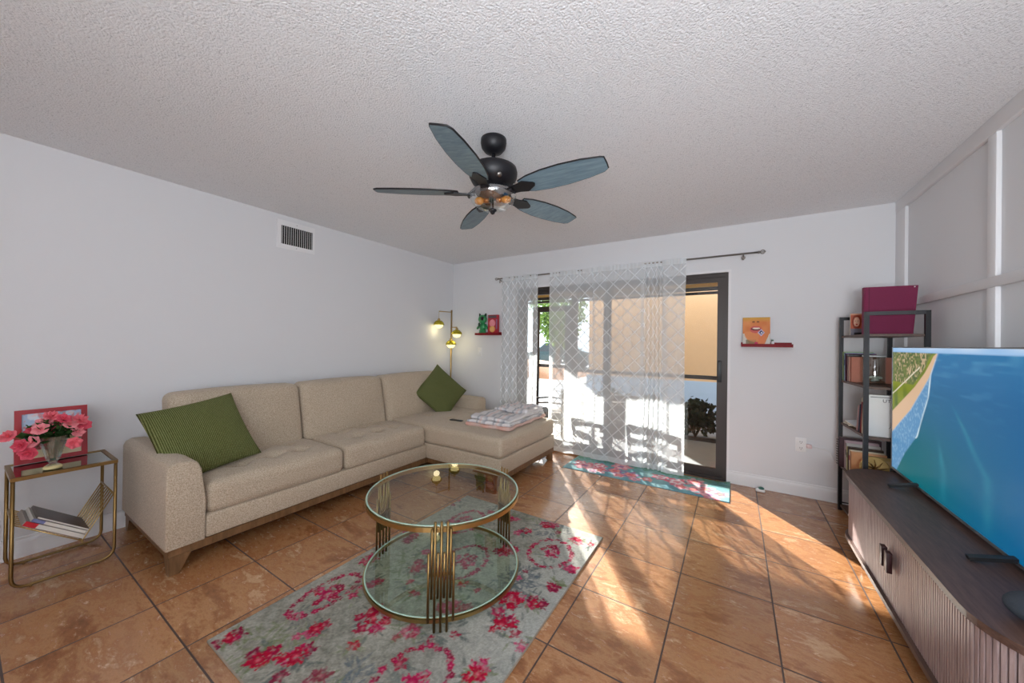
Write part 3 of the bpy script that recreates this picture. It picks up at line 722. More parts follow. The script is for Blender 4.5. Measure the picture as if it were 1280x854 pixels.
for k in range(5):
    for j in (-1, 0, 1): m.lathe([(.004, .016), (.004, .018), (0, .018)], (-.05+.024*k, j*.012, 0), n=8)
m.build('buttons', GREY_LINE, ph)

# ------------------------------------------------------------------ glass coffee table
ct = thing('coffee_table', 'round two tier glass coffee table with gold rod legs on the rug', 'table', (-1.369, 1.488, .009))
def rim(z0, z1, r, name):
    MB().lathe([(r, z0), (r+.012, z0), (r+.012, z1), (r, z1), (r, z0)], n=72, cap=False, smooth=False).build(name, GOLD, ct)
def disc(z, r, name):
    g = MB().lathe([(r, z), (r, z+.007), ], n=72, smooth=True, cap=True).build(name, TABLEGLASS, ct)
    MB().lathe([(r-.006, z+.0071), (r-.006, z+.0085), (r+.003, z+.0085), (r+.003, z+.0071)], n=72, cap=False).build('glass_edge', GREENEDGE, g)
rim(.435, .456, .403, 'top_rim'); disc(.455, .408, 'glass_top'); rim(.035, .052, .408, 'shelf_rim'); disc(.050, .412, 'glass_shelf')
for k in range(3):
    a = math.atan2(1.162-1.488, -1.084+1.369)+k*2*PI/3; o_ = Vector((math.cos(a), math.sin(a), 0)); t_ = Vector((-o_.y, o_.x, 0)); R_ = .424
    m = MB(); s_ = .0135
    for j in range(-4, 5):
        p = o_*R_+t_*(j*s_*1.02)
        aj = abs(j)
        z0, z1 = {0: (0, .487), 1: (.15, .35), 2: (0, .487), 3: (.15, .455), 4: (.045, .35)}[aj]
        m.tube([p+Vector((0, 0, z0)), p+Vector((0, 0, z1))], .0058, 8)
    m.bar(o_*(R_-.007)-t_*.055+Vector((0, 0, .25)), o_*(R_-.007)+t_*.055+Vector((0, 0, .25)), .006, .012)
    m.build('leg', GOLD_DARK, ct)

# ------------------------------------------------------------------ gold side table with rack
st = thing('side_table', 'gold framed side table with mirrored top and slanted magazine rack', 'side table', (-3.22, .345, 0)); T0 = (-3.22, .345, 0)
sx0, sx1, sy0, sy1, sz = -3.40, -3.065, .175, .525, .563
def loop(x, name):
    m = MB(T0); r = .05; pts = [(x, sy0, sz), (x, sy0, .012+r)]
    pts += [(x, sy0+r-r*math.cos(a), .012+r-r*math.sin(a)) for a in (PI/8, PI/4, 3*PI/8, PI/2)]
    pts += [(x, sy1-r+r*math.sin(a), .012+r-r*math.cos(a)) for a in (0, PI/8, PI/4, 3*PI/8)]
    pts += [(x, sy1, .012+r), (x, sy1, sz)]
    m.tube(pts, .0075, 8)
    for y in (sy0+.06, sy1-.06): m.tube([(x, y, 0), (x, y, .008)], .006, 8)
    m.build(name, GOLD_DARK, st)
loop(sx1, 'leg_loop'); loop(sx0, 'leg_loop')
m = MB(T0)
for x in (sx0, sx1): m.box(x-.009, sy0-.008, sz-.006, x+.009, sy1+.008, sz+.012)
for y in (sy0, sy1): m.box(sx0, y-.009, sz-.006, sx1, y+.009, sz+.012)
m.build('top_frame', GOLD_DARK, st)
MIRROR = plain('smoked_mirror', (190, 200, 200), .03, 1, .01)
MB(T0).box(sx0+.009, sy0+.009, sz, sx1-.009, sy1-.009, sz+.008).build('mirror_top', MIRROR, st)
# V rack of rods: long side to the left, steep side to the right
rk = MB(T0); ya, yb, yc = sy0+.004, .405, sy1-.004; za, zb_, zc = .335, .155, .375
for k in range(9):
    x = sx0+.012+(sx1-sx0-.024)*k/8
    rk.tube([(x, ya, za), (x, yb-.012, zb_+.008), (x, yb, zb_), (x, yb+.008, zb_+.012), (x, yc, zc)], .0033, 6)
for (y, z) in ((ya, za), (yb, zb_-.006), (yc, zc)): rk.tube([(sx0, y, z), (sx1, y, z)], .005, 6)
rk.build('magazine_rack', GOLD, st)
# magazines lying on the long slope
sl_a = math.atan2(zb_-za, yb-ya)
def magazine(label, d0, th, w, l, mat, spine, along):
    t_ = thing('magazine', label, 'magazine', (-3.19, 0, 0), 0, 'magazines in the gold rack')
    ux = Vector((0, math.cos(sl_a), math.sin(sl_a))); un = Vector((0, -math.sin(sl_a), math.cos(sl_a)))
    base = Vector((-3.19, ya, za))+ux*along+un*(d0+.006)
    mw = Matrix((Vector((1, 0, 0)), ux, un)).transposed().to_4x4(); mw.translation = base; t_.matrix_world = mw
    MB().box(-w/2, 0, .0015, w/2, l, th-.0015).build('pages', plain('page_white', (226, 222, 214), .8), t_)
    c = MB(); c.box(-w/2-.002, -.001, 0, w/2+.002, l+.002, .0015); c.box(-w/2-.002, -.001, th-.0015, w/2+.002, l+.002, th); c.box(-w/2-.002, -.003, 0, w/2+.002, -.001, th)
    c.build('cover', mat, t_)
    if spine: MB().box(w/2+.002, .0, .0, w/2+.0035, .05, th).build('label_tab', spine, t_)
RED = plain('red_print', (196, 32, 48), .5); DKC = plain('dark_cover', (84, 66, 62), .35, 0, .3, 18); GRY = plain('grey_cover', (170, 160, 152), .5); BLU = plain('blue_white_print', (120, 126, 170), .5, 0, .5, 70)
magazine('grey magazine at the bottom of the rack stack with red end', .0, .022, .22, .25, GRY, RED, .03)
magazine('white magazine in the middle of the rack stack with blue label', .024, .016, .215, .23, plain('off_white_cover', (214, 208, 200), .5), BLU, .045)
magazine('dark glossy magazine on top of the rack stack', .042, .01, .22, .22, DKC, None, .055)

# ------------------------------------------------------------------ framed picture, vase, flowers
pf = thing('framed_picture', 'red framed harbour picture leaning on the wall above the side table', 'picture', (-3.36, .325, sz+.012), 0)
lean = Matrix.Rotation(-.13, 4, 'Y')
fw, fh, fb = .262, .30, .024
m = MB()
for bx in ((-fw/2, 0, -fw/2+fb, fh), (fw/2-fb, 0, fw/2, fh), (-fw/2+fb, 0, fw/2-fb, fb), (-fw/2+fb, fh-fb, fw/2-fb, fh)): m.box(-.012, bx[0], bx[1], .012, bx[2], bx[3], mat=lean)
m.build('frame', plain('red_frame', (168, 24, 38), .35), pf)
def pic_paint(U, V):
    img = np.zeros(U.shape+(3,)); n = vnoise(U, V, .16, 31); n2 = vnoise(U, V, .05, 32)
    img[:] = L3((176, 196, 222)); img = blend(img, np.clip((.62-V)*6, 0, 1), L3((206, 190, 150)))
    img = blend(img, ((V > .36) & (V < .55) & (n > .45)).astype(float)*.8, L3((92, 150, 96)))
    img = blend(img, ((V > .5) & (n2 > .6)).astype(float)*.7, L3((226, 130, 120)))
    img = blend(img, ((V > .40) & (V < .62) & (n2 < .3)).astype(float)*.8, L3((60, 100, 170)))
    img = blend(img, (np.abs(V-.25-.06*n) < .05).astype(float)*(n2 > .42), L3((40, 44, 120)))
    img = blend(img, ((V < .2)).astype(float)*.6, L3((222, 208, 176)))
    img = blend(img, ((V > .72) & (n > .55)).astype(float)*.6, L3((236, 240, 246)))
    return img
N = 60; vs = []; cols_ = []
UU, VV = np.meshgrid(np.linspace(0, 1, N+1), np.linspace(0, 1, N+1), indexing='ij')
m = MB(); m.grid(lambda u, v: (.004, -fw/2+fb+(fw-2*fb)*u, fb+(fh-2*fb)*v), N, N, mat=lean)
o = m.build('canvas', attr_mat('picture_print', .4, .05, 200, 0), pf, recalc=False); colour_attr(o.data, pic_paint(UU, VV).reshape(-1, 3))
VX, VY = -3.135, .305
vz = sz+.012
va = thing('glass_vase', 'cut crystal vase holding pink flowers on the side table', 'vase', (VX, VY, vz))
CRYS = glass_thin('cut_crystal', (232, 240, 238), .16)
def crystal():
    t = NT('crystal'); gl = t.n('BsdfGlass', Color=(.95, .98, .97, 1), IOR=1.35, Roughness=.0); tr = t.n('BsdfTransparent', Color=(.9, .95, .94, 1)); gs = t.n('BsdfGlossy', Color=(1, 1, 1, 1), Roughness=.05)
    a = t.n('MixShader', _0=.22, _1=tr, _2=gs)
    return t.done(t.n('MixShader', _0=.3, _1=a, _2=gl).outputs[0])
m = MB(); prof = [(.030, .0), (.034, .008), (.026, .02), (.014, .028), (.016, .036), (.028, .06), (.036, .1), (.048, .15), (.058, .178)]
vsn = 14
for i, (r, z) in enumerate(prof): pass
m.lathe([(r*(1.0), z) for r, z in prof]+[(r*.88, z) for r, z in reversed(prof[5:])]+[(.0, .05)], n=vsn, smooth=False); m.build('bowl', crystal(), va)
m = MB(); m.lathe([(0, 0), (.034, 0), (.036, .008), (.028, .018), (0, .02)], n=16); m.build('foot', plain('amber_foot', (226, 208, 150), .2), va)
fl = thing('flower_bouquet', 'bouquet of pink artificial flowers with green leaves in the crystal vase', 'flowers', (VX, VY, vz+.03))
F0 = Vector((VX, VY, vz+.03)); m = MB(F0); r_ = random.Random(12)
PINK = [plain('coral_petal', (240, 116, 130), .6, 0, .15, 30), plain('deep_pink_petal', (226, 84, 108), .6, 0, .15, 30), plain('light_pink_petal', (248, 152, 160), .6, 0, .12, 30)]
heads = []
# (px offset in Y, z) measured positions, with X spread
for (y, z) in [(.165, .785), (.20, .735), (.235, .745), (.215, .70), (.245, .79), (.275, .83), (.30, .862), (.335, .852), (.36, .82), (.395, .83), (.41, .80), (.385, .77), (.335, .79), (.295, .80), (.255, .72), (.37, .715), (.31, .835), (.26, .81), (.345, .825), (.225, .69)]:
    heads.append(Vector((VX+r_.uniform(-.075, .06), y, z-.01)))
stem0 = Vector((VX, VY, vz+.045))
for h_ in heads: m.tube([stem0+Vector((r_.uniform(-.008, .008), r_.uniform(-.008, .008), 0)), Vector((VX+.3*(h_.x-VX), VY+.3*(h_.y-VY), vz+.17)), h_-Vector((0, 0, .012))], [.0022, .002, .0016], 5)
m.build('stems', plain('stem_green', (60, 96, 50), .6), fl)
def bloom(c, nrm, R_, mat):
    z = nrm.normalized(); x = z.orthogonal().normalized(); y = z.cross(x); m = MB(F0)
    rot = r_.random()*6
    for ring, (npet, rr, lift) in enumerate(((6, 1.0, .1), (5, .68, .45), (3, .36, .8))):
        for k in range(npet):
            a = rot+ring*.5+6.283*k/npet
            d = x*math.cos(a)+y*math.sin(a); s_ = z.cross(d)
            def P(u, v, d=d, s_=s_, rr=rr, lift=lift):
                w = .62*R_*rr*math.sin(PI*min(1, .15+.8*u))*(2*v-1)
                h = R_*(lift*u+.22*u*u-.25*(2*v-1)**2*u*(0.5)+.06*math.sin(9*v+k))
                return c+d*(R_*rr*u)+s_*w+z*h
            m.grid(P, 4, 4)
    m.ell((c+z*.006), .006, .006, .006, 6, 4)
    m.build('bloom', mat, fl, recalc=False)
for i, h_ in enumerate(heads):
    nv = Vector((.8+r_.uniform(-.3, .3), (h_.y-VY)*5+r_.uniform(-.3, .3), (h_.z-.74)*5+.35)); bloom(h_, nv, .031+.008*r_.random(), PINK[i % 3])
m = MB(F0); leaves(m, 150, (VX-.01, VY+.0, vz+.185), (.075, .085, .045), .036, r_, .1); leaves(m, 40, (VX, VY, vz+.24), (.08, .1, .03), .03, r_, .1)
m.build('foliage', leaf_mat('flower_leaf', (34, 58, 30), (74, 104, 58)), fl)

# ------------------------------------------------------------------ air vent
vt = thing('air_vent', 'white air return grille high on the left wall', 'vent', (XL, 1.735, 2.26)); V0 = (XL, 1.735, 2.26)
m = MB(V0); a0, a1, b0, b1 = 1.565, 1.905, 2.135, 2.392; i0, i1, j0, j1 = 1.60, 1.885, 2.175, 2.345
for bx in ((a0, b0, i0, b1), (i1, b0, a1, b1), (i0, b0, i1, j0), (i0, j1, i1, b1)): m.box(XL, bx[0], bx[1], XL+.008, bx[2], bx[3])
m.build('frame', W_TRIM, vt)
MB(V0).box(XL+.0005, i0, j0, XL+.002, i1, j1).build('duct_back', plain('duct_dark', (34, 34, 36), .9), vt)
for k in range(15):
    y = i0+(i1-i0)*(k+.5)/15; MB(V0).bar((XL+.006, y, j0), (XL+.006, y, j1), .003, .010, (.9, -.44, 0)).build('slat', W_TRIM, vt)
for z in (2.155, 2.372): MB(V0).lathe([(0, 0), (.004, 0), (.003, .003), (0, .003)], n=8, mat=Matrix.Translation((XL+.008, 1.735, z)) @ Matrix.Rotation(PI/2, 4, 'Y')).build('screw', NICKEL, vt)

# ------------------------------------------------------------------ ceiling fan
FXc, FYc = -1.165, 1.625
fan = thing('ceiling_fan', 'black five blade ceiling fan with clear glass light bowl', 'ceiling fan', (FXc, FYc, H))
MB().lathe([(.072, 0), (.073, -.02), (.068, -.045), (.05, -.068), (.026, -.078), (.018, -.08)], n=32).build('canopy', BLACK, fan)
MB().lathe([(.011, -.07), (.011, -.15)], n=16).build('downrod', BLACK, fan)
MB().lathe([(.022, -.128), (.045, -.142), (.10, -.15), (.132, -.168), (.137, -.19), (.134, -.215), (.118, -.245), (.085, -.272), (.062, -.285), (.062, -.292)], n=40).build('motor_housing', BLACK, fan)
MB().lathe([(.07, -.290), (.1, -.294), (.1, -.304), (.055, -.308)], n=32).build('light_fitter', BLACK, fan)
MB().lathe([(.130, -.306), (.135, -.310), (.131, -.330), (.115, -.360), (.084, -.384), (.040, -.398), (.0, -.401)], n=40, cap=False).build('glass_bowl', glass_thin('fan_glass', (240, 242, 242), .26), fan)
MB().lathe([(.006, -.308), (.006, -.392), (.022, -.396), (.024, -.402), (.015, -.408), (.012, -.416), (.006, -.422), (0, -.423)], n=20).build('finial', BLACK, fan)
AMBER = plain('amber_bulb', (214, 140, 60), .15, 0, .05); 
for k in range(2):
    a = .4+k*PI; d = Vector((math.cos(a), math.sin(a), 0)); p = Vector((0, 0, -.342))
    q = d.to_track_quat('Z', 'Y').to_matrix().to_4x4(); q.translation = p
    b_ = MB().lathe([(.0, .02), (.014, .022), (.015, .045), (.012, .05)], n=14, mat=q).build('bulb_socket', plain('copper_socket', (176, 110, 60), .3, .8), fan)
    MB().lathe([(.011, .05), (.022, .07), (.022, .088), (.012, .102), (0, .105)], n=14, mat=q).build('bulb', AMBER, b_)
BLADE = wood('blue_grey_blade', (88, 114, 130), (128, 154, 166), (4, 30, 30), .4)
for k in range(5):
    a = math.radians(-145.6+72*k); rz = Matrix.Rotation(a, 4, 'Z') @ Matrix.Translation((0, 0, -.306)) @ Matrix.Rotation(math.radians(-13), 4, 'X')
    poly = [(.195, -.045), (.25, -.062), (.34, -.073), (.44, -.074), (.55, -.064), (.64, -.045), (.655, -.038), (.655, .0), (.652, .036), (.63, .052), (.55, .066), (.44, .074), (.34, .072), (.25, .060), (.195, .042)]
    b_ = MB().prism(poly, -.004, .004, 'z', mat=rz).build('blade', BLADE, fan)
    e_ = MB(); n_ = len(poly)
    e_.tube([(x, y, 0) for x, y in poly], .0048, 5, closed=True, mat=rz); e_.build('blade_edge', BLACK, b_)
    i_ = MB(); i_.prism([(.10, -.026), (.17, -.03), (.215, -.042), (.27, -.012), (.275, 0), (.27, .012), (.215, .042), (.17, .03), (.10, .026)], -.011, -.004, 'z', mat=rz)
    rz2 = Matrix.Rotation(a, 4, 'Z'); i_.bar(rz2 @ Vector((.085, 0, -.272)), rz2 @ Vector((.14, 0, -.325)), .045, .012)
    i_.build('blade_iron', BLACK, b_)
    kn = MB(); kn.lathe([(0, 0), (.014, 0), (.014, -.004), (.008, -.006), (0, -.006)], n=14, mat=Matrix.Rotation(a+.62, 4, 'Z') @ Matrix.Translation((.117, 0, -.248)) @ Matrix.Rotation(-.9, 4, 'Y')); kn.build('trim_screw', NICKEL, b_)

# ------------------------------------------------------------------ floor lamp in the corner
lx, ly = -3.385, 3.765
lp = thing('floor_lamp', 'gold floor lamp with three glowing pendant shades in the corner', 'lamp', (lx, ly, 0)); L0 = (lx, ly, 0)
MB(L0).lathe([(.0, 0), (.115, 0), (.118, .012), (.1, .022), (.02, .028), (.012, .05)], (lx, ly, 0), n=32).build('base', GOLD, lp)
MB(L0).tube([(lx, ly, .03), (lx, ly, 1.745)], .011, 10).build('pole', GOLD, lp)
SHADE = plain('green_gold_shade', (186, 172, 40), .25, .5)
BULB = emit('lit_globe', (255, 236, 160), 1.6)
for x2, y2, za, zs in ((-3.445, 3.57, 1.715, 1.535), (-3.245, 3.72, 1.50, 1.41), (-3.33, 3.70, None, 1.265)):
    x2 = max(x2, XL+.085)
    m = MB(L0)
    if za:
        m.tube([(lx, ly, za), (x2, y2, za)], .006, 8); m.tube([(x2, y2, za), (x2, y2, zs+.075)], .0025, 6)
    else: m.tube([(lx, ly, zs+.075), (x2, y2, zs+.075)], .006, 8)
    m.lathe([(0, .045), (.018, .045), (.018, .075), (.008, .082), (0, .082)], (x2, y2, zs), n=14)
    a_ = m.build('arm', GOLD, lp)
    MB(L0).lathe([(.02, .055), (.045, .045), (.066, .02), (.074, -.005), (.072, -.008), (.06, .018), (.04, .038), (.02, .045)], (x2, y2, zs), n=24, cap=False).build('shade', SHADE, a_)
    MB(L0).ell((x2, y2, zs-.012), .056, .056, .042, 18, 12).build('globe', BULB, a_)
    pl_ = light('lamp_glow', 'POINT', .28, (x2+.0, y2-.0, zs-.085), (0, 0, 0), (1, .85, .5), shadow_soft_size=.04)

# ------------------------------------------------------------------ wall ledges and what stands on them
LEDGE = plain('dark_red_ledge', (128, 18, 28), .55, spec=.25)
def ledge(x0, x1, z, label, dep=.10):
    t_ = thing('wall_ledge', label, 'shelf', ((x0+x1)/2, YB, z), 0, 'red picture ledges on the back wall'); o_ = ((x0+x1)/2, YB, z)
    MB(o_).box(x0, YB-dep, z-.012, x1, YB, z).build('board', LEDGE, t_)
    MB(o_).box(x0, YB-dep, z, x1, YB-dep+.006, z+.016).build('front_lip', LEDGE, t_)
    MB(o_).box(x0, YB-.006, z, x1, YB, z+.03).build('back_strip', LEDGE, t_)
ledge(-3.03, -2.62, 1.407, 'red wall ledge by the corner holding the green figurine'); ledge(.05, .425, 1.300, 'red wall ledge beside the door holding the lips canvas')
LEDGEZ = 1.407
fg = thing('toy_figurine', 'glossy green horned toy figurine on the ledge by the corner', 'figurine', (-2.93, YB-.055, LEDGEZ))
GT = plain('green_vinyl', (48, 140, 84), .3, 0, .15, 25); GT2 = plain('dark_green_vinyl', (24, 66, 44), .3)
MB().ell((0, 0, .10), .052, .04, .062).build('body', GT, fg)
MB().ell((0, -.004, .205), .068, .042, .062).build('head', GT, fg)
for s_ in (-1, 1):
    MB().tube([(s_*.028, 0, 0), (s_*.03, 0, .06)], [.026, .022], 10).build('foot', GT, fg)
    MB().tube([(s_*.045, 0, .13), (s_*.078, -.01, .085), (s_*.082, -.015, .07)], [.018, .016, .012], 8).build('hand', GT, fg)
    MB().tube([(s_*.04, 0, .25), (s_*.055, 0, .285)], [.02, .008], 8).build('horn', GT2, fg)
MB().ell((.02, -.042, .215), .028, .008, .028).build('eye', plain('eye_black', (18, 22, 20), .2), fg)
MB().ell((-.03, -.04, .13), .018, .008, .03).build('chest_patch', GT2, fg)
bx = thing('toy_box', 'upright red toy card with pink and orange print on the ledge', 'box', (-2.755, YB-.045, LEDGEZ))
MB().box(-.08, -.02, 0, .08, .02, .262, bev=.003).build('card', plain('red_card', (176, 34, 50), .4), bx)
MB().box(-.07, -.022, .218, .06, -.02, .252).build('header_band', plain('grey_band', (96, 80, 84), .5, 0, .4, 40), bx)
m = MB()
m.ell((-.005, -.022, .15), .05, .012, .05); m.build('pink_print', plain('pink_print', (228, 140, 150), .5), bx)
m = MB(); m.ell((-.005, -.022, .07), .045, .012, .045); m.build('orange_print', plain('orange_print', (232, 172, 100), .5), bx)
m = MB(); m.box(.055, -.0225, .07, .075, -.02, .2); m.build('violet_strip', plain('violet_print', (150, 104, 140), .5), bx)
# lips canvas
cv = thing('lips_canvas', 'square canvas print of a mouth and fingertip on the red ledge', 'canvas', (.165, YB-.05, 1.30)); cw, chh = .205, .258
lm = Matrix.Rotation(-.07, 4, 'X')
MB().box(-cw/2, 0, .001, cw/2, .018, chh, mat=lm).build('stretcher', plain('canvas_side', (196, 120, 70), .7), cv)
def lip_paint(U, V):
    img = np.zeros(U.shape+(3,)); n = vnoise(U, V, .2, 41)
    img[:] = L3((214, 120, 62)); img = blend(img, np.clip(n, 0, 1)*.6, L3((232, 160, 96)))
    img = blend(img, np.clip((V-.82)*5, 0, 1), L3((206, 164, 60)))
    out = ((V < .42-.0*U) & ((U < .06+.5*(.42-V)) | (U > .97-.45*(.42-V)))).astype(float); img = blend(img, out, L3((212, 206, 196)))
    neck = ((V < .2) & (U > .12) & (U < .5)).astype(float); img = blend(img, neck*.85, L3((126, 112, 76)))
    chin = ((((U-.42)/.36)**2+((V-.40)/.26)**2 < 1) & (V < .5)).astype(float); img = blend(img, chin*.6, L3((230, 146, 88)))
    lip = ((((U-.48)/.22)**2+((V-.57)/.13)**2) < 1).astype(float); img = blend(img, lip, L3((206, 92, 84)))
    mouth = ((((U-.48)/.18)**2+((V-.585)/.05)**2) < 1).astype(float); img = blend(img, mouth, L3((90, 28, 26)))
    teeth = ((((U-.5)/.14)**2+((V-.61)/.03)**2) < 1).astype(float); img = blend(img, teeth, L3((240, 222, 206)))
    for nx_ in (.40, .56): img = blend(img, ((((U-nx_)/.05)**2+((V-.84)/.025)**2) < 1).astype(float), L3((110, 66, 40)))
    fing = ((U > .56+.1*(V-.0)) & (U < .80) & (V < .42)).astype(float); img = blend(img, fing, L3((226, 128, 74)))
    ring = ((abs(U-.68)+abs(V-.46)) < .13).astype(float); img = blend(img, ring, L3((190, 184, 214)))
    img = blend(img, ((abs(U-.68)+abs(V-.46)) < .08).astype(float), L3((56, 54, 92))); img = blend(img, ((abs(U-.69)+abs(V-.45)) < .035).astype(float), L3((236, 236, 244)))
    img = blend(img, ((((U-.5)/.07)**2+((V-.06)/.07)**2) < 1).astype(float), L3((196, 40, 90)))
    return img
UU, VV = np.meshgrid(np.linspace(0, 1, 71), np.linspace(0, 1, 71), indexing='ij')
m = MB(); m.grid(lambda u, v: (-cw/2+cw*u, -.001, .001+(chh-.001)*v), 70, 70, mat=lm)
o = m.build('print', attr_mat('canvas_print', .5, .05, 200, 0), cv, recalc=False); colour_attr(o.data, lip_paint(UU, VV).reshape(-1, 3))
bt = thing('small_bottle', 'tiny white bottle next to the lips canvas on the ledge', 'bottle', (.285, YB-.05, 1.30))
MB().lathe([(.011, 0), (.012, .004), (.012, .036), (.007, .042)], n=14).build('body', WHITE_P, bt); MB().lathe([(.008, .042), (.008, .056), (0, .056)], n=12).build('cap', plain('green_cap', (120, 150, 120), .4), bt)

# ------------------------------------------------------------------ switch, outlet, cable
sw = thing('light_switch', 'white light switch plate under the ledge by the corner', 'switch', (-3.01, YB, 1.163))
MB().box(-.035, -.006, -.058, .035, 0, .058, bev=.003).build('plate', WHITE_P, sw); MB().box(-.008, -.012, -.014, .008, -.006, .014, bev=.002).build('toggle', WHITE_P, sw)
ol = thing('wall_outlet', 'white wall outlet right of the sliding door', 'outlet', (.495, YB, .445))
MB().box(-.037, -.006, -.06, .037, 0, .06, bev=.003).build('plate', WHITE_P, ol)
m = MB()
for z in (-.026, .026):
    for x in (-.007, .007): m.box(x-.0015, -.0072, z-.006, x+.0015, -.006, z+.006)
    m.lathe([(0, 0), (.003, 0), (.003, .001), (0, .001)], n=8, mat=Matrix.Translation((0, -.006, z-.013)) @ Matrix.Rotation(PI/2, 4, 'X'))
m.build('slots', GREY_LINE, ol)
ch = thing('plug_charger', 'pale pink plug with white cable in the wall outlet', 'charger', (.545, YB-.006, .445))
MB().box(-.016, -.035, -.016, .02, 0, .016, bev=.004).build('plug', plain('pale_pink_plastic', (230, 205, 205), .4), ch)
MB().tube([(.02, -.02, 0), (.045, -.022, -.004), (.07, -.015, -.012), (.10, -.012, -.008), (.14, -.01, -.03), (.17, -.01, -.10)], .003, 6).build('cable', WHITE_P, ch)
ds = thing('door_stopper', 'small white and teal object on the floor by the back baseboard', 'trinket', (.205, 3.86, 0))
MB().rbox((0, 0, .012), (.07, .05, .024), .01, k=3).build('body', WHITE_P, ds); MB().ell((.008, .0, .03), .022, .018, .014).build('top', plain('teal_plastic', (50, 110, 100), .4), ds)

# ------------------------------------------------------------------ bookshelf
BOARD = wood('brown_shelf_board', (62, 42, 34), (100, 72, 58), (30, 3, 30), .5)
bs = thing('bookshelf', 'black metal bookshelf with brown shelves in the right corner', 'bookshelf', (.87, 3.53, 0), 0); B0 = (.87, 3.53, 0)
PT = 1.535; pA, pB, pC, pD = (.722, 3.80), (.748, 3.275), (1.02, 3.255), (.998, 3.805)
def frame(p, q):
    m = MB(B0); w = .024
    for a in (p, q): m.bar((*a, 0), (*a, PT), w, w, (1, 0, 0))
    m.bar((*p, PT-w/2), (*q, PT-w/2), w, w); m.bar((*p, .03), (*q, .03), w*.8, w)
    m.build('end_frame', BLACK, bs)
frame(pA, pD); frame(pB, pC)
SHZ = [1.387, 1.035, .70, .355, .045]
for z in SHZ: MB(B0).prism([pA, pB, pC, pD], z-.016, z).build('shelf_board', BOARD, bs)
m = MB(B0); m.tube([(*pA, .06), (*pD, .06)], .005, 6); m.bar((pD[0]+.004, pD[1], .2), (pC[0]+.004, pC[1], 1.3), .004, .016); m.build('brace', BLACK, bs)
# books: local x = thickness along Y, spine toward -X
PAGE = plain('paper_edge', (228, 220, 204), .8)
def book(name, label, cat, x, y, z, th, dep, h, rgb, group, rz=0, tilt=0, spine=None, cover_extra=None, rough=.55):
    t_ = thing(name, label, cat, (x, y, z), rz, group); t_.rotation_euler = (tilt, 0, rz)
    mt = plain('cover_%d_%d_%d' % rgb, rgb, rough, 0, .08, 40)
    MB().box(.004, -th/2+.002, .003, dep-.003, th/2-.002, h-.003).build('pages', PAGE, t_)
    m = MB(); m.box(0, -th/2, 0, dep, -th/2+.002, h); m.box(0, th/2-.002, 0, dep, th/2, h); m.box(0, -th/2, 0, .003, th/2, h); m.build('cover', mt, t_)
    if spine: MB().box(-.0008, -th/2+.001, h*.55, 0, th/2-.001, h*.75).build('spine_label', plain('spine_%d' % spine[0], spine, .5), t_)
    return t_
G1, G2, G3, G4 = 'items on the top shelf', 'books on the second shelf', 'books on the middle shelf', 'books on the lower shelf'
al = thing('photo_album', 'large maroon album standing on the top bookshelf board', 'album', (.775, 3.47, SHZ[0]), .06)
MAROON = plain('maroon_cloth', (124, 30, 72), .7, 0, .12, 200, .3)
m = MB(); m.prism([(0, 0), (.245, 0), (.268, .335), (.004, .335)], -.018, -.014, 'y'); m.prism([(0, 0), (.245, 0), (.268, .335), (.004, .335)], .014, .018, 'y'); m.box(-.003, -.018, 0, .002, .018, .335); m.build('cover', MAROON, al)
MB().prism([(.004, .004), (.238, .004), (.26, .33), (.008, .33)], -.014, .014, 'y').build('pages', PAGE, al)
MB().lathe([(0, 0), (.004, 0), (.004, .002), (0, .002)], n=10, mat=Matrix.Translation((.25, -.018, .325)) @ Matrix.Rotation(PI/2, 4, 'X')).build('stud', WHITE_P, al)
MB().box(.022, -.0186, .002, .026, -.0178, .333).build('hinge_groove', plain('deep_maroon', (90, 18, 50), .7), al)
pb = thing('paperback', 'small paperback with a red-haired portrait cover left of the maroon album', 'book', (.745, 3.66, SHZ[0]), .0, G1)
MB().box(0, -.01, 0, .062, .01, .165).build('pages', PAGE, pb)
def face_paint(U, V):
    img = np.zeros(U.shape+(3,)); img[:] = L3((196, 98, 66)); img = blend(img, (((U-.55)/.42)**2+((V-.62)/.33)**2 < 1).astype(float), L3((150, 60, 34)))
    img = blend(img, (((U-.55)/.27)**2+((V-.62)/.22)**2 < 1).astype(float), L3((240, 190, 160))); img = blend(img, ((abs(V-.66) < .02) & (abs(abs(U-.55)-.11) < .05)).astype(float), L3((60, 40, 36)))
    img = blend(img, (((U-.55)/.1)**2+((V-.5)/.025)**2 < 1).astype(float), L3((200, 40, 40))); img = blend(img, (V < .32).astype(float), L3((120, 118, 130))); img = blend(img, ((V < .14) & (U > .3)).astype(float), L3((30, 26, 30)))
    return blend(img, (V > .93).astype(float), L3((222, 170, 140)))
UU, VV = np.meshgrid(np.linspace(0, 1, 31), np.linspace(0, 1, 51), indexing='ij')
m = MB(); m.grid(lambda u, v: (.062*u, -.0106, .165*v), 30, 50); o = m.build('cover', attr_mat('portrait_cover', .4, .04, 100, 0), pb, recalc=False); colour_attr(o.data, face_paint(UU, VV).reshape(-1, 3))
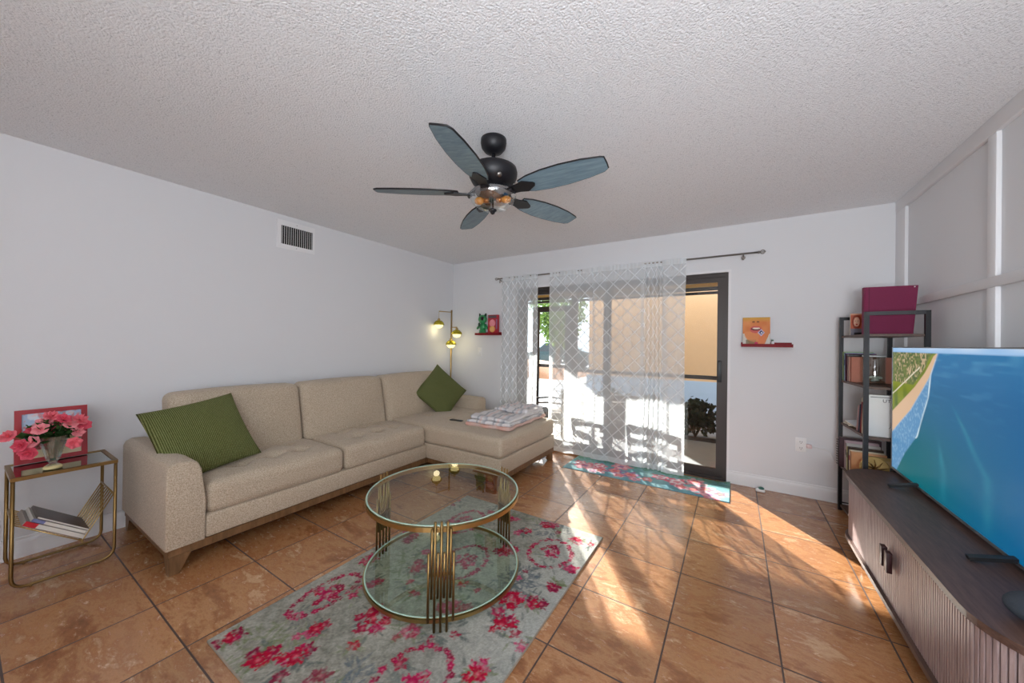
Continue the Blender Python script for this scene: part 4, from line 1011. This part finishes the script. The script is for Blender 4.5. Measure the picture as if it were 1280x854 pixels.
# second shelf
z2 = SHZ[1]
book('book', 'pale green book at the far end of the second shelf', 'book', .728, 3.772, z2, .026, .17, .225, (178, 206, 150), G2, 0, 0)
book('book', 'light blue book between the green and purple spines on the second shelf', 'book', .731, 3.742, z2, .024, .17, .218, (150, 186, 214), G2, 0, 0, (70, 84, 130))
book('book', 'slim mauve book on the second shelf next to the blue spine', 'book', .733, 3.718, z2, .014, .17, .214, (150, 110, 146), G2)
book('book', 'thin maroon book on the second shelf before the salmon volume', 'book', .735, 3.702, z2, .010, .165, .20, (120, 40, 60), G2)
book('book', 'pale pink book beside the large salmon volume on the second shelf', 'book', .739, 3.684, z2, .020, .17, .19, (226, 188, 172), G2)
book('book', 'large salmon clothbound book behind the glass jar', 'book', .745, 3.650, z2, .040, .235, .188, (206, 132, 108), G2)
bk_ = thing('black_case', 'flat black case lying on top of the books on the second shelf', 'case', (.80, 3.665, z2+.191), 0)
MB().rbox((0, 0, .009), (.13, .075, .018), .005, k=2).build('shell', BLACK_P, bk_); MB().box(-.066, -.02, .007, -.064, .02, .011).build('clasp', NICKEL, bk_)
jr = thing('glass_jar', 'clear cylindrical glass jar in front of the salmon book', 'jar', (.85, 3.545, z2))
MB().lathe([(.0, .0), (.058, .0), (.06, .006), (.06, .20), (.057, .203), (.055, .20), (.055, .008), (0, .008)], n=28).build('body', glass_thin('jar_glass', (232, 238, 236), .16), jr)
MB().lathe([(.061, .196), (.064, .2), (.061, .206), (.058, .2)], n=28, cap=False).build('rim', plain('jar_rim', (225, 230, 230), .1), jr)
m = MB(); r_ = random.Random(4)
for k in range(14): a = r_.random()*6.28; d = .04*r_.random(); m.ell((d*math.cos(a), d*math.sin(a), .022+.03*r_.random()), .012, .01, .009, 8, 5)
tag(m.build('pebbles', plain('white_pebbles', (222, 218, 206), .4, 0, .2, 40), jr), kind='stuff')
kf = thing('trinket_dish', 'small dark dish at the near end of the second shelf', 'dish', (.95, 3.36, z2)); MB().lathe([(0, .0), (.03, 0), (.042, .014), (.04, .015), (.028, .004), (0, .004)], n=20).build('bowl', BLACK_P, kf); MB().ell((0, 0, .01), .014, .01, .008, 8, 5).build('trinket', NICKEL, kf)
# middle shelf
z3 = SHZ[2]
wb_ = thing('white_box', 'white cover album with dark lettering standing at the near end of the shelf', 'box', (.765, 3.325, z3), 0)
WB = plain('white_card', (228, 228, 226), .5, 0, .03)
MB().rbox((.095, 0, .14), (.19, .042, .28), .004, k=2).build('case', WB, wb_)
MB().box(.012, -.0216, .262, .19, -.0210, .266).build('dark_edge', GREY_LINE, wb_)
def text(s_, size, mat_, loc, rot, parent, name):
    cu = bpy.data.curves.new(name, 'FONT'); cu.body = s_; cu.size = size; cu.extrude = .0003; cu.align_x = 'LEFT'
    tmp = bpy.data.objects.new('tmp', cu); COL.objects.link(tmp); dg = bpy.context.evaluated_depsgraph_get()
    me = bpy.data.meshes.new_from_object(tmp.evaluated_get(dg)); bpy.data.objects.remove(tmp)
    o = obj_from(name, me, mat_, parent); o.location = loc; o.rotation_euler = rot
    return o
INK = plain('ink', (44, 40, 44), .6)
text('UT', .030, INK, (.07, -.0214, .232), (PI/2, 0, 0), wb_, 'lettering')
m = MB()
for x in (.125, .146, .166): m.ell((x, -.0212, .238), .007, .0006, .006, 10, 6)
m.build('small_print', INK, wb_)
m = MB()
m.tube([(.10+.012*i, -.0212, .062+.012*math.sin(i*1.3)) for i in range(8)], .0012, 4); m.build('drawn_line', plain('soft_ink', (130, 122, 124), .6), wb_)
book('notebook', 'thin red notebook leaning beside the white album', 'notebook', .748, 3.40, z3+.002, .012, .13, .22, (150, 36, 44), G3, 0, .16)
book('notebook', 'dark blue notebook leaning under the red one on the middle shelf', 'notebook', .746, 3.435, z3+.002, .014, .13, .20, (60, 66, 92), G3, 0, .2)
book('notebook', 'pale pink notebook leaning at the outside of the leaning notebooks', 'notebook', .744, 3.468, z3+.002, .012, .13, .19, (214, 176, 178), G3, 0, .24)
book('book', 'cream book upright against the white album', 'book', .752, 3.372, z3, .022, .15, .245, (222, 206, 180), G3)
for k, (yy, rz, rgb, lab) in enumerate([(3.70, .12, (196, 190, 182), 'grey booklet lying at the far end of the middle shelf'), (3.66, -.15, (222, 214, 204), 'cream booklet fanned over the grey one on the middle shelf'), (3.60, .3, (228, 232, 238), 'white leaflet fanned closest to the leaning notebooks')]):
    t_ = thing('booklet', lab, 'booklet', (.735, yy, z3+.002+.009*k), rz, 'booklets on the middle shelf'); t_.rotation_euler = (.10*k, -.06, rz)
    MB().grid(lambda u, v: (.17*u, -.06+.12*v, .008+.010*math.sin(PI*v)*u), 6, 8).build('top_page', plain('booklet_%d' % k, rgb, .6, 0, .15, 30), t_)
    MB().box(.002, -.058, 0, .168, .058, .007).build('pages', PAGE, t_)
# lower shelf
z4 = SHZ[3]
bd = book('binder', 'dark burgundy spiral binder sticking out at the far end of the lower shelf', 'binder', .705, 3.765, z4, .030, .24, .232, (62, 34, 42), G4)
m = MB()
for k in range(11): m.tube([(-.004+.008*math.cos(a), .012*math.sin(a)-.0, .02+.019*k) for a in np.linspace(0, 5.8, 8)], .0018, 5)
m.build('spiral', BLACK, bd)
for y, th, h_, rgb, sp, lab in [(3.730, .026, .215, (204, 176, 184), None, 'dusty pink book next to the spiral binder on the lower shelf'), (3.700, .024, .20, (214, 210, 206), (120, 116, 118), 'grey white book with dark band on the lower shelf'),
                          (3.672, .022, .18, (222, 214, 150), (110, 110, 60), 'pale yellow book in the middle of the lower shelf'), (3.645, .024, .186, (70, 52, 40), None, 'dark brown book behind the cream volumes on the lower shelf'),
                          (3.617, .022, .17, (238, 228, 200), (190, 60, 60), 'cream book with red print on the lower shelf'), (3.590, .022, .165, (226, 168, 120), None, 'orange tan book with its cover facing the sofa on the lower shelf')]:
    book('book', lab, 'book', .733+(3.76-y)*.04, y, z4, th, .19, h_, rgb, G4, 0, 0, sp)
gp = thing('gold_plate', 'round gold leaf plate propped on the lower shelf', 'plate', (.845, 3.50, z4+.084), 0)
rp = Matrix.Rotation(PI/2-.12, 4, 'X')
MB().lathe([(0, 0), (.05, .0), (.078, .01), (.08, .014), (.076, .014), (.05, .006), (0, .006)], n=32, mat=rp).build('dish', plain('matte_gold', (204, 174, 110), .45, .45), gp)
m = MB()
for k in range(9): a = k*.7; m.tube([(.0, -.006, 0), (.03*math.cos(a), -.008, .03*math.sin(a)), (.065*math.cos(a+.2), -.012, .065*math.sin(a+.2))], [.003, .006, .001], 5)
m.build('leaf_relief', GOLD_DARK, gp)
gb = thing('wooden_frame', 'small pale gold picture frame behind the gold plate', 'frame', (.90, 3.555, z4), 0)
m = MB(); 
for q in ((-.085, 0, -.065, .155), (.065, 0, .085, .155), (-.065, 0, .065, .02), (-.065, .135, .065, .155)): m.box(q[0], -.008, q[1], q[2], .008, q[3])
m.build('frame', plain('pale_gold', (206, 180, 120), .4, .3), gb); MB().box(-.065, -.002, .02, .065, .004, .135).build('picture', plain('sepia_print', (216, 190, 140), .5, 0, .3, 20), gb)
pf_ = thing('perfume_bottle', 'black and amber bottle beside the gold plate on the lower shelf', 'bottle', (.915, 3.40, z4), 0)
MB().rbox((0, 0, .042), (.042, .03, .084), .006, k=2).build('body', plain('amber_glass', (150, 78, 34), .12), pf_)
MB().lathe([(.014, .084), (.014, .094), (.018, .096), (.018, .118), (.012, .125), (0, .125)], n=16).build('cap', BLACK_P, pf_)
MB().box(-.0215, -.0158, .05, .0215, -.0150, .08).build('label_band', BLACK_P, pf_); MB().box(-.012, -.0158, .018, .012, -.015, .04).build('paper_label', plain('orange_label', (226, 150, 90), .5), pf_)
# a little thing on the bottom shelf
tn_ = thing('white_trinket', 'small white ornament on the bottom shelf behind the media console', 'ornament', (.742, 3.52, SHZ[4]), 0)
MB().lathe([(.02, 0), (.028, .02), (.02, .045), (.012, .06), (.016, .075), (.0, .085)], n=16).build('body', plain('ivory_ceramic', (234, 228, 214), .3), tn_); MB().ell((0, 0, .095), .012, .012, .012, 10, 6).build('knob', plain('ivory_ceramic_knob', (228, 216, 200), .3), tn_)

# ------------------------------------------------------------------ media console
CONS = wood('walnut_top', (72, 52, 45), (106, 80, 70), (40, 4, 40), .42); SLAT = wood('walnut_slat', (138, 116, 114), (186, 166, 164), (40, 40, 3), .35)
mc = thing('media_console', 'long walnut media console with rounded ends and slatted doors', 'cabinet', (.80, 2.34, 0)); C0 = (.80, 2.34, 0)
cx0, cx1, cy0, cy1, rc = .60, 1.035, 1.46, 3.225, .23
def outline(d=0.0, n=10):
    r = rc-d; P = []
    P.append((cx1-.0, cy0+d)); P += [(cx0+d+r-r*math.sin(a), cy0+d+r-r*math.cos(a)) for a in [PI/2*i/n for i in range(n+1)]]
    P += [(cx0+d+r-r*math.cos(a), cy1-d-r+r*math.sin(a)) for a in [PI/2*i/n for i in range(n+1)]]; P.append((cx1, cy1-d))
    return P
MB(C0).prism(outline(0), .476, .50).build('top_panel', CONS, mc)
MB(C0).prism(outline(0), .10, .122).build('base_panel', CONS, mc)
MB(C0).prism(outline(.03), .122, .476).build('body', plain('dark_core', (60, 46, 42), .6), mc)
# slats follow the front curve
def arc_pts(d):
    pts = outline(d, 24); L = [Vector((*p, 0)) for p in pts]; out = []; step = .0165; acc = 0; seg = 0; pos = L[0].copy()
    tot = sum((L[i+1]-L[i]).length for i in range(len(L)-1)); s_ = step/2
    while s_ < tot:
        q = s_
        for i in range(len(L)-1):
            l = (L[i+1]-L[i]).length
            if q <= l: t_ = (L[i+1]-L[i])/l; out.append((L[i]+t_*q, t_)); break
            q -= l
        s_ += step
    return out
mid_y = 2.30
A = arc_pts(.022); dA = MB(C0); dB = MB(C0)
for p, t_ in A:
    tgt = dA if p.y < mid_y else dB
    nrm = Vector((t_.y, -t_.x, 0)); nrm = -nrm if nrm.dot(Vector((.9, 2.34, 0))-p) > 0 else nrm
    sx_ = t_*.0072
    a_, b_ = p-nrm*.008-sx_, p-nrm*.008+sx_; c_, d_ = p+nrm*.007+sx_*.72, p+nrm*.007-sx_*.72
    vs = [(*v.xy, z) for z in (.123, .475) for v in (a_, b_, c_, d_)]
    tgt.add(vs, [(3, 2, 1, 0), (4, 5, 6, 7)]+[(i, (i+1) % 4, (i+1) % 4+4, i+4) for i in range(4)])
d1 = dA.build('tambour_door', SLAT, mc); d2 = dB.build('tambour_door', SLAT, mc)
HND = plain('dark_handle', (52, 24, 26), .4)
for dd, yy in ((d1, 2.262), (d2, 2.325)):
    MB(C0).box(.584, yy-.018, .285, .604, yy+.018, .375, bev=.003).build('handle', HND, dd)
for x, y in ((.66, 2.86), (.66, 1.75), (.98, 2.95), (.98, 1.7)): MB(C0).tube([(x, y, 0), (x, y, .10)], [.018, .024], 12).build('leg', CONS, mc)

# ------------------------------------------------------------------ television
tvx, ty0, ty1, tz0, tz1 = .865, 1.83, 3.245, .522, 1.302
tv = thing('television', 'large flat television showing a beach coastline on the media console', 'television', (tvx, 2.54, .50)); TV0 = (tvx, 2.54, .50)
MB(TV0).box(tvx+.001, ty0, tz0, tvx+.03, ty1, tz1, bev=.004).build('shell', BLACK_P, tv)
MB(TV0).box(tvx+.03, ty0+.2, tz0+.05, tvx+.055, ty1-.2, tz1-.25, bev=.008).build('rear_housing', BLACK_P, tv)
m = MB(TV0); b_ = .006
for q in ((ty0, tz0, ty0+b_, tz1), (ty1-b_, tz0, ty1, tz1), (ty0+b_, tz1-b_, ty1-b_, tz1), (ty0+b_, tz0, ty1-b_, tz0+.012)): m.box(tvx-.004, q[0], q[1], tvx+.001, q[2], q[3])
m.build('bezel', plain('silver_bezel', (120, 122, 126), .35, .6), tv)
for y in (2.86, 2.05):
    m = MB(TV0); m.bar((tvx+.012, y, tz0+.02), (tvx-.115, y, .509), .028, .014); m.bar((tvx+.02, y, tz0+.02), (tvx+.13, y, .509), .028, .014); m.build('foot', BLACK_P, tv)
# picture: land polygon traced in screen space u (left to right), v (top to bottom)
def scr(px, py):   # photo pixel -> screen u,v on the television plane
    d = r2*((px-640)/f_px)-u2*((py-427)/f_px)+fwd; t = tvx/d.x; y, z = d.y*t, cam_h+d.z*t
    return ((ty1-y)/(ty1-ty0), (tz1-z)/(tz1-tz0))
def cr(a, b): return scr(1100+a/4.744, 420+b/4.744)
def tv_paint(U, V):
    n1 = vnoise(U*2, V, .09, 51); n2 = vnoise(U*2, V, .014, 52); n3 = vnoise(U*2, V, .25, 53); n4 = vnoise(U, V*3, .06, 54)
    img = np.zeros(U.shape+(3,)); t = np.clip(V, 0, 1)
    img[:] = L3((22, 98, 148)); img = blend(img, np.clip((V-.15)/.55, 0, 1), L3((0, 100, 124))); img = blend(img, np.clip((V-.5)/.4, 0, 1)*np.clip(1.1-U*1.2, 0, 1), L3((0, 104, 112)))
    img = blend(img, np.clip((U-.35)*1.8, 0, 1)*.8, L3((0, 94, 150))); img = blend(img, np.clip((.3-V)*3, 0, 1)*.6, L3((44, 128, 178)))
    img = blend(img, np.clip(n4*1.4-.7, 0, 1)*np.clip(.5-V, 0, 1)*1.2, L3((96, 166, 200)))
    # current streaks
    for P_ in ([(405, 380), (450, 455), (500, 560), (550, 680), (600, 790), (640, 860)], [(345, 600), (358, 700), (375, 830)]):
        Q_ = [cr(*p) for p in P_]; vv = [q[1] for q in Q_]; xx = np.interp(V, vv, [q[0] for q in Q_]); w = .010+.012*np.clip((V-vv[0])/(vv[-1]-vv[0]), 0, 1)
        fade = np.clip((V-vv[0])/.12, 0, 1)*np.clip((1.02-V)/.15, 0, 1); img = blend(img, np.exp(-((U-xx)/w)**2)*fade*.28*(.6+.8*n1), L3((50, 150, 168)))
    def edge(pts):
        P = sorted([cr(*p) for p in pts], key=lambda a: a[1]); return np.interp(V, [p[1] for p in P], [p[0] for p in P], left=-1, right=-1)
    hz = cr(340, 102)[1]
    surf = edge([(345, 100), (322, 160), (304, 230), (288, 370), (255, 480), (222, 600), (150, 700), (100, 800)])
    bR = edge([(343, 100), (312, 190), (290, 250), (250, 320), (180, 440), (120, 510), (62, 580)])
    bL = edge([(335, 102), (318, 118), (298, 160), (268, 215), (208, 300), (130, 385), (64, 455)])
    wash = np.clip((surf-U)/.01, 0, 1); img = blend(img, wash, L3((86, 142, 186))); img = blend(img, wash*np.clip(n2*2.2-1.1, 0, 1), L3((140, 176, 206)))
    foam = np.exp(-((U-surf+.004)/.005)**2)*(V > hz+.04)*(V < cr(222, 600)[1]+.02); img = blend(img, np.clip(foam*(.5+n1), 0, 1), L3((206, 224, 234)))
    img = blend(img, np.clip((bR+.012-U)/.012, 0, 1)*.6, L3((190, 200, 214)))
    img = blend(img, np.clip((bR-U)/.004, 0, 1), L3((216, 180, 146)))
    land = np.clip((bL-U)/.003, 0, 1); img = blend(img, land, L3((128, 138, 34))); img = blend(img, land*np.clip(n1*1.8-.8, 0, 1), L3((72, 98, 30)))
    town = land*(V < cr(64, 260)[1])*np.clip((bL-.02-U)/.01, 0, 1); img = blend(img, town*.75, L3((100, 112, 66))); img = blend(img, town*(n2 > .66)*(n1 > .35), L3((190, 164, 130))); img = blend(img, town*np.clip((.4-n2)*5, 0, 1)*.8, L3((66, 88, 48)))
    p, q = cr(70, 345), cr(235, 185); tt = (U-p[0])/(q[0]-p[0]); yy = p[1]+(q[1]-p[1])*tt; img = blend(img, ((abs(V-yy) < .006) & (tt > 0) & (tt < 1)).astype(float)*land, L3((226, 214, 190)))
    sky = np.clip((hz-V)/.006, 0, 1); img = blend(img, sky, L3((150, 190, 230))); img = blend(img, np.clip((.035-V)/.03, 0, 1)*np.clip(n3, 0, 1)*sky, L3((206, 222, 240)))
    return img
NU, NV_ = 360, 200
UU, VV = np.meshgrid(np.linspace(0, 1, NU+1), np.linspace(0, 1, NV_+1), indexing='ij')
m = MB(TV0); m.grid(lambda u, v: (tvx-.0005, ty1-.004-(ty1-ty0-.008)*u, tz1-.004-(tz1-tz0-.012)*v), NU, NV_, smooth=False)
t = NT('screen_picture'); a_ = t.n('Attribute', {'attribute_name': 'Col'}).outputs[0]
em = t.n('Emission', Color=a_, Strength=.72); gl = t.bsdf((.004, .004, .004), .3, Specular_IOR_Level=.12); t.done(t.n('AddShader', _0=em.outputs[0], _1=gl).outputs[0])
o = m.build('screen', t.m, tv, recalc=False); colour_attr(o.data, tv_paint(UU, VV).reshape(-1, 3))
spk = thing('smart_speaker', 'round charcoal fabric speaker at the near end of the console', 'speaker', (.775, 1.672, .50))
MB().ell((0, 0, .043), .092, .078, .043, 28, 16).build('fabric_shell', plain('charcoal_mesh', (58, 66, 76), .8, 0, .2, 250, .6), spk); MB().lathe([(.0, 0), (.045, 0), (.045, .006), (0, .006)], n=24).build('base', BLACK_P, spk)

sc.cycles.max_bounces = 10; sc.cycles.transparent_max_bounces = 24; sc.cycles.diffuse_bounces = 5; sc.cycles.glossy_bounces = 4; sc.cycles.transmission_bounces = 6
sc.cycles.sample_clamp_indirect = 6.0; sc.cycles.caustics_reflective = False; sc.cycles.caustics_refractive = False
